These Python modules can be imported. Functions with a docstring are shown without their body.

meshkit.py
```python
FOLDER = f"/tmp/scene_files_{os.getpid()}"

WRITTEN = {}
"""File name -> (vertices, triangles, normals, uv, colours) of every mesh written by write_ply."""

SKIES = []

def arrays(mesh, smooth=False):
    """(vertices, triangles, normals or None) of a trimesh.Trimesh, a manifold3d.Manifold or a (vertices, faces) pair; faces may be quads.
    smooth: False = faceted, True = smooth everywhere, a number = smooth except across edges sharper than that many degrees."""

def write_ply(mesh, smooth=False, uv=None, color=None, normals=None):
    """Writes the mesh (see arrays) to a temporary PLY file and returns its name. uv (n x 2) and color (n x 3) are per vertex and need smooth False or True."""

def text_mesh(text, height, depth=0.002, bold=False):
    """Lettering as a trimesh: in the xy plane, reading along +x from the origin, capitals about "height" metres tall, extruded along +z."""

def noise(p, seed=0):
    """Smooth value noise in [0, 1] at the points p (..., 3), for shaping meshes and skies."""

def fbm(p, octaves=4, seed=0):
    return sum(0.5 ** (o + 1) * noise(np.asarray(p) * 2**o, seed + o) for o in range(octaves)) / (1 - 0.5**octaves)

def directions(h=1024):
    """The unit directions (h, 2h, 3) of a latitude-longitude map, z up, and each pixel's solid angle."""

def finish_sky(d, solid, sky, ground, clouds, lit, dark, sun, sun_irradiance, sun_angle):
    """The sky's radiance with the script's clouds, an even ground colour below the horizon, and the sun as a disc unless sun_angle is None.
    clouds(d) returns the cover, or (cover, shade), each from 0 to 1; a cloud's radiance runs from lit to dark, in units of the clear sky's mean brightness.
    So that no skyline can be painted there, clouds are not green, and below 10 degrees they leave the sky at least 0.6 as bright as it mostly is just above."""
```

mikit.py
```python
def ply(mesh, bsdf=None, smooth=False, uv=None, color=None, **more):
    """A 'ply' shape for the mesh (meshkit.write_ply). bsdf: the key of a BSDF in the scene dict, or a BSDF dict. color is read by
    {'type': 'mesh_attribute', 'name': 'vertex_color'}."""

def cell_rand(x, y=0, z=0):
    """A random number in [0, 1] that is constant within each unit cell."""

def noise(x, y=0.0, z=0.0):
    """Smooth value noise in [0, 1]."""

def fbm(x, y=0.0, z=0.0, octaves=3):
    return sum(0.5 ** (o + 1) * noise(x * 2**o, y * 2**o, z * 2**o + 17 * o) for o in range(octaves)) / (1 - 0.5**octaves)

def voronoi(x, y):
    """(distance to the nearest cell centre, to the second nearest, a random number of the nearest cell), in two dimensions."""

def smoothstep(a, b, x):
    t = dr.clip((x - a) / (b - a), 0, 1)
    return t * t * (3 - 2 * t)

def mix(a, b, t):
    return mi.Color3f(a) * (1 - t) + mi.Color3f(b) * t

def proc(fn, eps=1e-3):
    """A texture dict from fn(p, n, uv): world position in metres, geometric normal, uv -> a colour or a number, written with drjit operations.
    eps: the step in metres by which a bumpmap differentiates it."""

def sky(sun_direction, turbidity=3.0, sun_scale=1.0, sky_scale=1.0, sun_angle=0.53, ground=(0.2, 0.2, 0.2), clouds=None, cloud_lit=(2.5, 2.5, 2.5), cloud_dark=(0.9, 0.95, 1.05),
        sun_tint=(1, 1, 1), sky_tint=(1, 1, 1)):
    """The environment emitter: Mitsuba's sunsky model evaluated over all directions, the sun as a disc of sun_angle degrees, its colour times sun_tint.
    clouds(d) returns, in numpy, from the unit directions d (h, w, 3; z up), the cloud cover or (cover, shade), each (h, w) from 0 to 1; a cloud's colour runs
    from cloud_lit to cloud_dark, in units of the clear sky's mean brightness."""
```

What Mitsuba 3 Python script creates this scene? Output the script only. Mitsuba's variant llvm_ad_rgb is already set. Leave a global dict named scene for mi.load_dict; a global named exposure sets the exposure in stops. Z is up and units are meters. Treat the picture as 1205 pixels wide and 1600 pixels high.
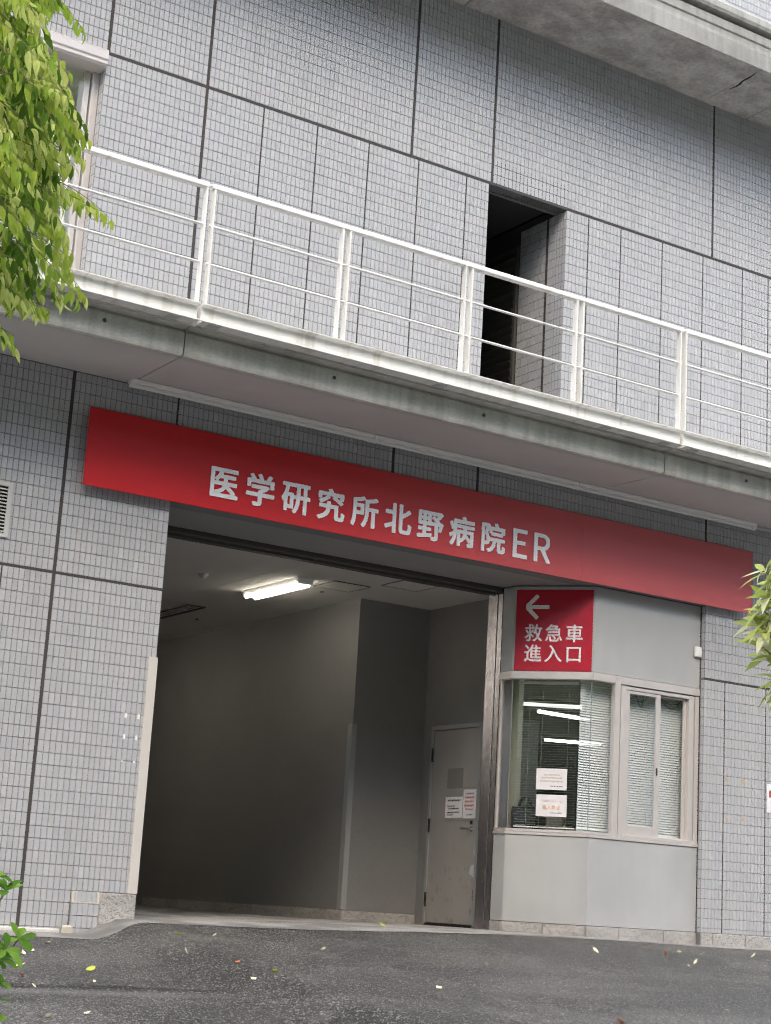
import math, random
import numpy as np
import trimesh
import drjit as dr
import mitsuba as mi
import mikit, meshkit
from mikit import proc, noise, fbm, voronoi, cell_rand, smoothstep, mix
from shapely.geometry import Polygon, box as sbox
from shapely.ops import unary_union

scene = {'type': 'scene'}
labels = {}
T = mi.ScalarTransform4f

# ------------------------------------------------------------------ camera
CAM = np.array([-5.27538, -13.44775, 0.21201])
RGT = np.array([0.83531702, -0.54664903, 0.05848349])
DWN = np.array([0.17183061, 0.15854865, -0.9722842])
FWD = np.array([0.52222574, 0.82221479, 0.22636942])
scene['camera'] = {'type': 'perspective', 'fov': 2 * math.degrees(math.atan(602.5 / 2656.49)), 'fov_axis': 'x',
                   'near_clip': 0.1, 'far_clip': 500.0,
                   'to_world': T().look_at(origin=CAM.tolist(), target=(CAM + FWD).tolist(), up=(-DWN).tolist())}
# ------------------------------------------------------------------ light: a bright overcast day
scene['sky'] = mikit.sky([-0.45, -0.75, 0.85], turbidity=4, sun_scale=0.16, sun_angle=24, clouds=lambda d: 1.0,
                         cloud_lit=(2.26, 2.43, 2.72), ground=(0.2, 0.2, 0.2))
exposure = 3.4

# ------------------------------------------------------------------ helpers
def numbered(key):
    if key not in scene and key not in labels:
        return key
    k = 1
    while f'{key}_{k:03d}' in scene or f'{key}_{k:03d}' in labels:
        k += 1
    return f'{key}_{k:03d}'

def thing(name, label, category, group=None):
    key = numbered(name)
    labels[key] = {'label': label, 'category': category}
    if group:
        labels[key]['group'] = group
    return key

def add(name, mesh, bsdf, parent=None, smooth=False, **more):
    """one entry of the scene: a part of parent, or a thing of its own"""
    key = numbered(f'{parent}__{name}' if parent else name)
    if isinstance(mesh, list):
        mesh = cat(mesh)
    scene[key] = mikit.ply(mesh, bsdf, smooth=smooth, **more)
    return key

def struct(name, mesh, bsdf, smooth=False, **more):
    key = add(name, mesh, bsdf, None, smooth, **more)
    labels[key] = {'kind': 'structure'}
    return key

def one(name, mesh, bsdf, label, category, group=None, smooth=False):
    key = add(name, mesh, bsdf, None, smooth)
    labels[key] = {'label': label, 'category': category}
    if group:
        labels[key]['group'] = group
    return key

def stuff(key):
    labels.setdefault(key, {})['kind'] = 'stuff'

def cat(ms):
    return trimesh.util.concatenate(ms)

def hull(pts):
    return trimesh.convex.convex_hull(np.asarray(pts, float))

def bx(x0, x1, y0, y1, z0, z1, c=0.0):
    x0, x1 = min(x0, x1), max(x0, x1); y0, y1 = min(y0, y1), max(y0, y1); z0, z1 = min(z0, z1), max(z0, z1)
    if c <= 0:
        m = trimesh.creation.box(extents=(x1 - x0, y1 - y0, z1 - z0))
        m.apply_translation(((x0 + x1) / 2, (y0 + y1) / 2, (z0 + z1) / 2))
        return m
    c = min(c, (x1 - x0) / 2.2, (y1 - y0) / 2.2, (z1 - z0) / 2.2)
    pts = []
    for xa, sx in ((x0, 1), (x1, -1)):
        for ya, sy in ((y0, 1), (y1, -1)):
            for za, sz in ((z0, 1), (z1, -1)):
                pts += [(xa + sx * c, ya + sy * c, za), (xa + sx * c, ya, za + sz * c), (xa, ya + sy * c, za + sz * c)]
    return hull(pts)

def frame_of(m, P, X, Y, Z):
    """places a mesh modelled in local axes into the world"""
    M = np.eye(4); M[:3, 0], M[:3, 1], M[:3, 2], M[:3, 3] = X, Y, Z, P
    m = m.copy(); m.apply_transform(M)
    if np.linalg.det(M[:3, :3]) < 0:
        m.invert()
    return m

def rod(a, b, r, n=10):
    return trimesh.creation.cylinder(radius=r, segment=[a, b], sections=n)

def tube(pts, r, n=8):
    """a tube along a polyline; r is one radius or one per point"""
    pts = np.asarray(pts, float); r = np.broadcast_to(r, len(pts))
    d = np.gradient(pts, axis=0); d /= np.linalg.norm(d, axis=1, keepdims=True)
    u = np.cross(d[0], [0.31, 0.2, 0.93]); u /= np.linalg.norm(u)
    rings = []
    for p, t, q in zip(pts, d, r):
        u = u - t * (u @ t); u /= np.linalg.norm(u); w = np.cross(t, u)
        a = np.arange(n) / n * 2 * np.pi
        rings.append(p + q * (np.cos(a)[:, None] * u + np.sin(a)[:, None] * w))
    v = np.vstack(rings + [pts[:1], pts[-1:]]); f = []
    for i in range(len(pts) - 1):
        for j in range(n):
            a, b, c, e = i * n + j, i * n + (j + 1) % n, (i + 1) * n + j, (i + 1) * n + (j + 1) % n
            f += [[a, b, e], [a, e, c]]
    k = len(pts) * n
    for j in range(n):
        f += [[k, (j + 1) % n, j], [k + 1, k - n + j, k - n + (j + 1) % n]]
    return trimesh.Trimesh(v, f, process=False)

def slab(poly, y0, y1):
    """a shapely polygon in (x, z), extruded from y0 to y1"""
    ms = []
    for g in getattr(poly, 'geoms', [poly]):
        m = trimesh.creation.extrude_polygon(g, y1 - y0, engine='earcut')
        v = np.array(m.vertices)
        m = trimesh.Trimesh(np.column_stack([v[:, 0], v[:, 2] + y0, v[:, 1]]), np.array(m.faces)[:, ::-1], process=False)
        ms.append(m)
    return cat(ms)

def extr_x(profile, x0, x1):
    """a polygon in (y, z), extruded along x"""
    m = trimesh.creation.extrude_polygon(Polygon(profile), x1 - x0, engine='earcut')
    v = np.array(m.vertices)
    return trimesh.Trimesh(np.column_stack([v[:, 2] + x0, v[:, 0], v[:, 1]]), np.array(m.faces), process=False)

EX, EY, EZ = np.eye(3)

# ------------------------------------------------------------------ materials
def two(b):
    return {'type': 'twosided', 'b': b}

def pr(col, rough=0.5, spec=0.5, **more):
    if isinstance(col, (tuple, list)):
        col = {'type': 'rgb', 'value': list(col)}
    return two({'type': 'principled', 'base_color': col, 'roughness': rough, 'specular': spec, **more})

VC = {'type': 'mesh_attribute', 'name': 'vertex_color'}

def bump(inner, fn, scale, eps=1e-3):
    return {'type': 'bumpmap', 'arbitrary': proc(fn, eps), 'scale': scale, 'bsdf': inner}

def streaks(p, f=7.0):
    return fbm(p.x * f, p.y * f, p.z * 0.7)

def tex_concrete(p, n, uv):
    a = fbm(p.x * 2.2, p.y * 2.2, p.z * 2.2, 4); b = noise(p.x * 60, p.y * 60, p.z * 60); s = fbm(p.x * 16, p.y * 3, p.z * 1.5)
    c = mix((0.60, 0.595, 0.545), (0.43, 0.425, 0.385), smoothstep(0.32, 0.72, 0.55 * a + 0.45 * s))
    return c * (0.92 + 0.16 * b)

def tex_rough_concrete(p, n, uv):
    a = fbm(p.x * 3, p.y * 5, p.z * 3, 4); b = fbm(p.x * 35, p.y * 35, p.z * 35, 2)
    return mix((0.50, 0.485, 0.46), (0.33, 0.315, 0.30), smoothstep(0.3, 0.7, a)) * (0.75 + 0.5 * b)

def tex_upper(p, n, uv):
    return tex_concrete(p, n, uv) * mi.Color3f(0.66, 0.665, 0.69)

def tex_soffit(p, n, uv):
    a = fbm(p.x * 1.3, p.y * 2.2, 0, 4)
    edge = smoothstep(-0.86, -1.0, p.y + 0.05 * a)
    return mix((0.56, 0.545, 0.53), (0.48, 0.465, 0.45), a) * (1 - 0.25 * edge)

def tex_apron(p, n, uv):
    a = fbm(p.x * 3, p.y * 3, 0, 4); b = noise(p.x * 160, p.y * 160)
    return mix((0.20, 0.192, 0.186), (0.125, 0.119, 0.114), smoothstep(0.35, 0.7, a)) * (0.85 + 0.3 * b)

def tex_asphalt(p, n, uv):
    big = fbm(p.x * 0.9, p.y * 1.6, 3, 4); mid = fbm(p.x * 5, p.y * 5, 8, 3)
    g1 = noise(p.x * 105, p.y * 105, 2.0); g2 = noise(p.x * 62, p.y * 62, 5.0)
    grain = smoothstep(0.62, 0.86, g1); pit = smoothstep(0.62, 0.85, g2)
    wear = smoothstep(0.38, 0.66, 0.65 * big + 0.35 * mid)
    base = mix((0.027, 0.026, 0.025), (0.056, 0.053, 0.050), wear) * (1 - 0.55 * pit)
    col = base * (1 - grain) + mix((0.165, 0.155, 0.143), (0.20, 0.188, 0.172), wear) * grain
    # an old patch seam across the ramp
    yy = p.y + 2.66 + 0.05 * dr.sin(p.x * 2.1) + 0.10 * (noise(p.x * 1.7, 4.0) - 0.5)
    seam = smoothstep(0.05, 0.0, dr.abs(yy)) * smoothstep(0.7, 0.0, p.x)
    lip = smoothstep(0.16, 0.0, dr.abs(yy + 0.17)) * smoothstep(0.9, -0.2, p.x)
    return (col * (1 - 0.6 * seam)) * (1 - 0.35 * lip) + mi.Color3f(0.16, 0.155, 0.15) * 0.35 * lip

def hgt_asphalt(p, n, uv):
    return 0.6 * noise(p.x * 105, p.y * 105, 2.0) + 0.4 * (1 - noise(p.x * 62, p.y * 62, 5.0))

def tex_granite(p, n, uv):
    a = noise(p.x * 120, p.y * 120, p.z * 120); b = noise(p.x * 190 + 9, p.y * 190, p.z * 190)
    c = mix((0.42, 0.405, 0.39), (0.15, 0.143, 0.138), smoothstep(0.52, 0.70, a))
    return mix(c, (0.62, 0.55, 0.51), 0.7 * smoothstep(0.62, 0.8, b)) * (0.85 + 0.3 * noise(p.x * 4, p.y * 4, p.z * 7))

def tex_panel(p, n, uv):
    a = fbm(p.x * 1.6, p.y * 1.6, p.z * 1.2, 4); s = fbm(p.x * 9, p.y * 9, p.z * 0.6)
    return mix((0.44, 0.445, 0.447), (0.39, 0.395, 0.397), smoothstep(0.3, 0.75, 0.8 * a + 0.2 * s))

def tex_white_steel(p, n, uv):
    s = fbm(p.x * 22, p.y * 4, p.z * 1.2); a = fbm(p.x * 1.1, p.y * 2, 2)
    return mix((0.78, 0.775, 0.745), (0.58, 0.565, 0.52), smoothstep(0.48, 0.85, s) * smoothstep(0.35, 0.65, a) * 0.9)

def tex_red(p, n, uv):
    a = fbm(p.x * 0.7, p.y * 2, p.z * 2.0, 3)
    w = smoothstep(1.5, 6.5, p.x)            # hazy sky reflection painted into the red, paler towards the right end
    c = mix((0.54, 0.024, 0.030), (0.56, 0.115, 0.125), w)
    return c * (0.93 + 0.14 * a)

def tex_wall(p, n, uv):
    a = fbm(p.x * 1.2, p.y * 1.2, p.z * 1.2, 4); b = noise(p.x * 40, p.y * 40, p.z * 40)
    return mix((0.245, 0.242, 0.238), (0.20, 0.197, 0.193), a) * (0.96 + 0.08 * b)

def tex_door(p, n, uv):
    a = fbm(p.x * 2, p.y * 5, p.z * 1.4, 4)
    scuff = smoothstep(0.62, 0.78, fbm(p.x * 3, p.y * 14, p.z * 9, 3)) * smoothstep(1.2, 0.3, p.z)
    return mix((0.36, 0.345, 0.33), (0.29, 0.28, 0.27), a) * (1 - 0.25 * scuff)

def tex_bark(p, n, uv):
    return mix((0.10, 0.075, 0.055), (0.045, 0.035, 0.028), fbm(p.x * 50, p.y * 50, p.z * 14, 3))

def tex_plaster(p, n, uv):
    return mi.Color3f(0.46, 0.455, 0.435) * (0.94 + 0.1 * fbm(p.x * 1.5, p.y * 1.5, 0, 3))

M = dict(
    tile=pr(VC, 0.38, 0.5), grout=pr((0.185, 0.185, 0.187), 0.9, 0.2), sealant=pr((0.065, 0.060, 0.058), 0.7, 0.3),
    fascia=bump(pr(proc(tex_concrete), 0.85, 0.3), lambda p, n, uv: fbm(p.x * 40, p.y * 40, p.z * 40, 2), 0.004),
    rough_concrete=bump(pr(proc(tex_rough_concrete), 0.9, 0.2), lambda p, n, uv: fbm(p.x * 55, p.y * 55, p.z * 55, 2), 0.010),
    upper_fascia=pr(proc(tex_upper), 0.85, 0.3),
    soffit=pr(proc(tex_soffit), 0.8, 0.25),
    white_steel=pr(proc(tex_white_steel), 0.4, 0.5), white_plastic=pr((0.78, 0.79, 0.77), 0.45),
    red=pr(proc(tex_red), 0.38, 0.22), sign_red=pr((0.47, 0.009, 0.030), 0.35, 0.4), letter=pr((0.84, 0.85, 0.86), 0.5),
    panel=pr(proc(tex_panel), 0.45, 0.4), alu=pr((0.60, 0.56, 0.54), 0.38, 0.6, metallic=0.35),
    steel=two({'type': 'roughconductor', 'material': 'Cr', 'alpha_u': 0.16, 'alpha_v': 0.06, 'distribution': 'ggx'}),
    dark_steel=pr((0.075, 0.072, 0.066), 0.45, 0.5), black=pr((0.012, 0.012, 0.013), 0.6),
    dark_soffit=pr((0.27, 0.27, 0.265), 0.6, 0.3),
    wall=pr(proc(tex_wall), 0.55, 0.35), ceiling=pr(proc(tex_plaster), 0.85, 0.2), plaster=pr((0.55, 0.55, 0.52), 0.8),
    door=pr(proc(tex_door), 0.42, 0.45), rust=pr((0.30, 0.06, 0.03), 0.7),
    asphalt=bump(pr(proc(tex_asphalt), 0.52, 0.5), hgt_asphalt, 0.004), apron=pr(proc(tex_apron), 0.8, 0.3),
    granite=pr(proc(tex_granite), 0.45, 0.45), guard=pr((0.56, 0.53, 0.49), 0.5), dark_guard=pr((0.30, 0.31, 0.31), 0.4),
    glass=dict(type='thindielectric', int_ior=1.5), slat=pr((0.74, 0.80, 0.80), 0.5), cord=pr((0.5, 0.5, 0.48), 0.7),
    paper=pr((0.78, 0.77, 0.80), 0.8), sleeve=pr((0.30, 0.29, 0.27), 0.3), ink=pr((0.06, 0.06, 0.07), 0.8), red_ink=pr((0.42, 0.10, 0.09), 0.8),
    orange_ink=pr((0.62, 0.30, 0.13), 0.8), pale_ink=pr((0.55, 0.47, 0.40), 0.8), leather=pr((0.02, 0.02, 0.024), 0.45),
    cabinet=pr((0.30, 0.325, 0.32), 0.5), pier=pr((0.42, 0.424, 0.44), 0.4), desk=pr((0.38, 0.34, 0.27), 0.5), room=pr((0.58, 0.60, 0.50), 0.8), room_ceiling=pr((0.42, 0.42, 0.34), 0.8),
    tape=pr((0.82, 0.82, 0.80), 0.5), brown_tape=pr((0.46, 0.35, 0.23), 0.6), cement=pr((0.62, 0.60, 0.55), 0.8), cream=pr((0.50, 0.46, 0.37), 0.85),
    added_block=pr((0.15, 0.135, 0.125), 0.8), plate=pr((0.21, 0.205, 0.20), 0.4), shoot=pr((0.16, 0.15, 0.06), 0.7), grille=pr((0.50, 0.50, 0.49), 0.4, 0.5), shaded_alcove=pr((0.05, 0.05, 0.052), 0.6), bark=pr(proc(tex_bark), 0.85, 0.2),
    clear_tape=pr((0.55, 0.56, 0.58), 0.12, 0.8),
)
for i, c in enumerate([(0.40, 0.50, 0.085), (0.28, 0.40, 0.06), (0.58, 0.64, 0.20), (0.10, 0.18, 0.028)]):
    M[f'leaf_{i}'] = {'type': 'principledthin', 'base_color': {'type': 'rgb', 'value': list(c)}, 'roughness': 0.27, 'diff_trans': 0.9, 'spec_trans': 0.0, 'eta': 1.45}
for i, c in enumerate([(0.46, 0.50, 0.17), (0.30, 0.36, 0.09), (0.66, 0.65, 0.40)]):
    M[f'whorl_{i}'] = {'type': 'principledthin', 'base_color': {'type': 'rgb', 'value': list(c)}, 'roughness': 0.4, 'diff_trans': 0.8, 'spec_trans': 0.0, 'eta': 1.45}
for i, c in enumerate([(0.17, 0.30, 0.05), (0.09, 0.19, 0.03)]):
    M[f'bush_{i}'] = {'type': 'principledthin', 'base_color': {'type': 'rgb', 'value': list(c)}, 'roughness': 0.35, 'diff_trans': 0.7, 'spec_trans': 0.0, 'eta': 1.45}
for k, c in dict(dead_pale=(0.78, 0.71, 0.50), dead_orange=(0.60, 0.20, 0.08), dead_green=(0.46, 0.48, 0.08)).items():
    M[k] = pr(c, 0.6, 0.3)
for k, b in M.items():
    scene['mat_' + k] = b
def m_(k):
    return k if k.startswith('mat_') else 'mat_' + k
_add = add
def add(name, mesh, bsdf, parent=None, smooth=False, **more):
    return _add(name, mesh, m_(bsdf) if isinstance(bsdf, str) else bsdf, parent, smooth, **more)

# ------------------------------------------------------------------ ground
def sst(a, b, v):
    q = np.clip((v - a) / (b - a), 0, 1); return q * q * (3 - 2 * q)

def ground_z(x, y):
    x, y = np.asarray(x, float), np.asarray(y, float)
    base = -.135 + .135 * sst(.42, .95, x) + .05 * sst(1, 5.4, x) - .02 * sst(5.8, 7.6, x)
    yy = -(y + .3); w = .25
    s = w * np.log1p(np.exp(np.clip(yy / w, -30, 30)))
    ramp = .112 * np.where(s < 10, s, 10 + 2 * (1 - np.exp(-(s - 10) / 2)))
    near = sst(.25, .8, yy)
    P = np.stack([x * .8, y * .9, 0 * x], -1)
    und = (meshkit.fbm(P, 3, 4) - .5) * .035 * near
    lip = .022 * sst(.06, -.06, y + 2.66 + .05 * np.sin(x * 2.1)) * sst(.9, -.1, x)
    return base - ramp + und - lip

def sheet(xs, ys, dz=0.0, mask=None):
    X, Y = np.meshgrid(xs, ys, indexing='ij')
    V = np.stack([X, Y, ground_z(X, Y) + dz], -1).reshape(-1, 3)
    n = len(ys); i, j = np.meshgrid(np.arange(len(xs) - 1), np.arange(n - 1), indexing='ij'); a = (i * n + j).ravel()
    return trimesh.Trimesh(V, np.vstack([np.c_[a, a + n, a + n + 1], np.c_[a, a + n + 1, a + 1]]), process=False)

gx = np.unique(np.r_[np.linspace(-90, -4, 40), np.arange(-4, 10, .05), np.linspace(10, 90, 40)])
gy = np.unique(np.r_[np.linspace(-90, -6, 50), np.arange(-6, 1, .03), np.linspace(1, 60, 40)])
struct('road', sheet(gx, gy), m_('asphalt'), smooth=True)
# the pale cement strip along the walls, with its uneven front edge
ax = np.arange(-4, 10.01, .03)
rows = []
front = -.33 - .10 * meshkit.fbm(np.stack([ax * 1.1, 0 * ax, 0 * ax], -1), 3, 7) - .03 * meshkit.noise(np.stack([ax * 9, 0 * ax, 0 * ax], -1), 3) - .16 * sst(1.0, .2, ax) + .06 * sst(2, 5, ax)
back = np.where((ax > 1.0) & (ax < 5.7), 1.0, .10)
for t in np.linspace(0, 1, 14):
    rows.append(np.stack([ax, front + t * (back - front), ground_z(ax, front + t * (back - front)) + .004], -1))
V = np.stack(rows, 0).reshape(-1, 3); n = len(ax)
i, j = np.meshgrid(np.arange(13), np.arange(n - 1), indexing='ij'); a = (i * n + j).ravel()
struct('pavement', trimesh.Trimesh(V, np.vstack([np.c_[a, a + 1, a + n + 1], np.c_[a, a + n + 1, a + n]]), process=False), m_('apron'), smooth=True)
fl = sheet(np.linspace(.9, 5.75, 30), np.linspace(1.0, 12.2, 30), .004)
struct('floor', fl, m_('apron'), smooth=True)

# ------------------------------------------------------------------ the hospital building
B = thing('hospital_building', 'grey tiled hospital building with an ambulance bay opening and a railed balcony', 'building')
XL, XR, ZT = -6.0, 11.0, 11.9
outline = sbox(XL, -1.0, XR, ZT)
holes = [sbox(1.0, -2, 7.45, 3.61), sbox(4.305, 4.9, 5.34, 7.62), sbox(-1.6, 4.9, -.03, 7.55)]
wall_poly = outline.difference(unary_union(holes))
W_ = add('wall', slab(wall_poly, .004, .20), 'grout', B)

rng = np.random.default_rng(5)
TILES = []        # (corners origin, s0, s1, z0, z1, plane)
def fill(s0, s1, z0, z1, plane=(0, 0, 0, 1, 0, 0), up=True, g=.0022):
    """rows of 50 x 100 mm tiles in the rectangle; from z0 upwards, or from z1 downwards"""
    if s1 - s0 < .02:
        return
    n = max(1, round((s1 - s0) / .05)); p = (s1 - s0) / n
    rows = int(math.ceil((z1 - z0) / .1 - 1e-6))
    for r in range(rows):
        a, b = (z0 + r * .1, min(z1, z0 + (r + 1) * .1)) if up else (max(z0, z1 - (r + 1) * .1), z1 - r * .1)
        if b - a < .012:
            continue
        for k in range(n):
            TILES.append((s0 + k * p + g, s0 + (k + 1) * p - g, a + g * 1.1, b - g * 1.1, plane))

def tile_mesh(t):
    s0, s1, z0, z1, (px, py, pz, dx, dy, _) = t
    c, dpt = .0018, .0055
    d = np.array([dx, dy, 0.]); nrm = np.array([dy, -dx, 0.])
    P = np.array([px, py, pz])
    if dy: nrm = -nrm
    tilt = rng.normal(0, .00022, 4)
    o = [(s0, z0), (s1, z0), (s1, z1), (s0, z1)]; q = [(s0 + c, z0 + c), (s1 - c, z0 + c), (s1 - c, z1 - c), (s0 + c, z1 - c)]
    v = [P + d * s + EZ * z - nrm * .004 for s, z in o] + [P + d * s + EZ * z + nrm * (dpt - .004 + tl) for (s, z), tl in zip(q, tilt)]
    f = [[4, 5, 6], [4, 6, 7]] + sum([[[i, (i + 1) % 4, 4 + (i + 1) % 4], [i, 4 + (i + 1) % 4, 4 + i]] for i in range(4)], [])
    return np.array(v), np.array(f)

JW = .014
lowj = [-.015, 1.0, 3.32, 4.335, 7.44]
def spans(a, b, joints, w):
    out, s = [], a
    for j in [j for j in joints if a < j < b] + [b]:
        e = j - w if j != b else b
        if e > s: out.append((s, e))
        s = j + w
    return out
# lower wall
for s0, s1 in spans(XL, .999, [-.015], JW): fill(s0, s1, 2.82, 3.62); fill(s0, min(s1, .986), 3.62, 4.595)
for s0, s1 in spans(1.0, XR, [1.0, 3.32, 4.335, 7.44], JW): fill(s0, s1, 3.62, 4.595) if s1 < 7.445 else fill(max(s0, 7.455), s1, 2.82, 4.595)
for s0, s1 in spans(XL, -.015 - JW, [-.475], .004): fill(s0, s1, -.16, 2.80, up=False)
fill(-.001, .42 - .001, -.16, 2.80, up=False); fill(.42, .999, .20, 2.80, up=False)
for s0, s1 in spans(7.452, XR, [7.755, 8.373, 8.99], .006): fill(s0, s1, .152, 2.80, up=False)
# upper wall under and over the string joint
for s0, s1 in spans(-.028, 4.303, [1.0], JW):
    for a0, a1 in (spans(s0, s1, [1.615, 2.215, 2.815, 3.415, 4.015], .006) if s0 > .9 else [(s0, s1)]): fill(a0, a1, 4.92, 7.618, up=False)
for s0, s1 in spans(5.342, XR, [5.65, 6.107, 6.712, 7.327, 7.945, 8.358, 8.97], .006): fill(s0, s1, 4.92, 7.618, up=False)
fill(XL, -1.602, 4.92, 7.618, up=False)
for s0, s1 in spans(XL, XR, [-.015, 1.0, 3.32, 4.335, 7.466], JW): fill(s0, s1, 7.646, 11.85)
# reveals: alcove jamb, window jamb, end of the tiled wall beside the booth
fill(.002, .30, 4.92, 7.618, (5.34, 0, 0, 0, -1, 0) and (5.34, 0, 0, 0, 1, 0), up=False)
fill(.33, .80, 4.92, 7.618, (5.34, 0, 0, 0, 1, 0), up=False)
fill(.002, .10, 4.92, 7.55, (-.03, 0, 0, 0, 1, 0), up=False)
fill(.002, .052, .152, 2.80, (7.45, 0, 0, 0, 1, 0), up=False); fill(.002, .052, 2.82, 3.6, (7.45, 0, 0, 0, 1, 0))

def flip_if_side(t, v, f):
    return v, f
def tile_px(t):
    s0, s1, z0, z1, (px, py, pz, dx, dy, _) = t
    s, z = (s0 + s1) / 2, (z0 + z1) / 2
    q = np.array([px + dx * s, py + dy * s, z]) - CAM
    w = q @ FWD; u, v = q @ RGT / w * 2656.49, q @ DWN / w * 2656.49
    if abs(u) > 600 or abs(v) > 795 or dy: return 0
    if s > .13 and 3.55 < z < 4.32: return 0
    if s < -.38: return 0
    return (s1 - s0) * (z1 - z0) / w ** 2
size = np.array([tile_px(t) for t in TILES])
big = set(np.argsort(-size)[:300].tolist())
small_v, small_f, small_c, off = [], [], [], 0
mid_ = np.array([[t[4][0] + t[4][3] * t[0], t[4][1], (t[2] + t[3]) / 2] for t in TILES])
weather = .10 * (meshkit.fbm(mid_ * [1.3, 1, .9], 3, 11) - .5) + .05 * (meshkit.noise(mid_ * [7, 1, .5], 12) - .5)
for k, t in enumerate(TILES):
    v, f = tile_mesh(t)
    if t[4][4]:     # side faces look towards -x
        f = f[:, ::-1]
        v[4:] = v[4:] - 0
    tone = rng.normal(0, .015) + (.05 * rng.normal() if rng.random() < .06 else 0)
    tone += weather[k]
    col = np.clip(np.array([.428, .434, .452]) * (1 + tone) + rng.normal(0, .004, 3), .1, .7)
    if k in big:
        add('tile', trimesh.Trimesh(v, f, process=False), 'tile', W_, color=np.tile(col, (8, 1)))
    else:
        small_v.append(v); small_f.append(f + off); small_c.append(np.tile(col, (8, 1))); off += 8
sk = add('small_tile', trimesh.Trimesh(np.vstack(small_v), np.vstack(small_f), process=False), 'tile', W_, color=np.vstack(small_c))
stuff(sk)

# movement joints filled with dark sealant
def jv(x, z0, z1, w=JW):
    add('sealant_joint', bx(x - w, x + w, .0015, .02, z0, z1), 'sealant', W_)
def jh(x0, x1, z0, z1):
    add('sealant_joint', bx(x0, x1, .001, .02, z0, z1), 'sealant', W_)
jv(-.015, 2.82, 4.6); jv(-.015, -.3, 2.80)
jv(-.475, -.3, 2.8, .004)
for x in (1.0, 3.32, 4.335, 7.44): jv(x, 3.61, 4.6)
for x in (7.755, 8.373, 8.99): jv(x, .15, 2.8, .006)
jh(XL, 1.0, 2.80, 2.82); jh(7.45, XR, 2.80, 2.82)
jv(1.0, 4.9, 7.62)
for x in (1.615, 2.215, 2.815, 3.415, 4.015, 5.65, 6.107, 6.712, 7.327, 7.945, 8.358, 8.97): jv(x, 4.9, 7.62, .006)
jh(XL, 4.305, 7.62, 7.645); jh(4.305, 5.34, 7.622, 7.645); jh(5.34, XR, 7.62, 7.645)
for x in (-.015, 1.0, 3.32, 4.335, 7.466): jv(x, 7.645, 11.9)
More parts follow.
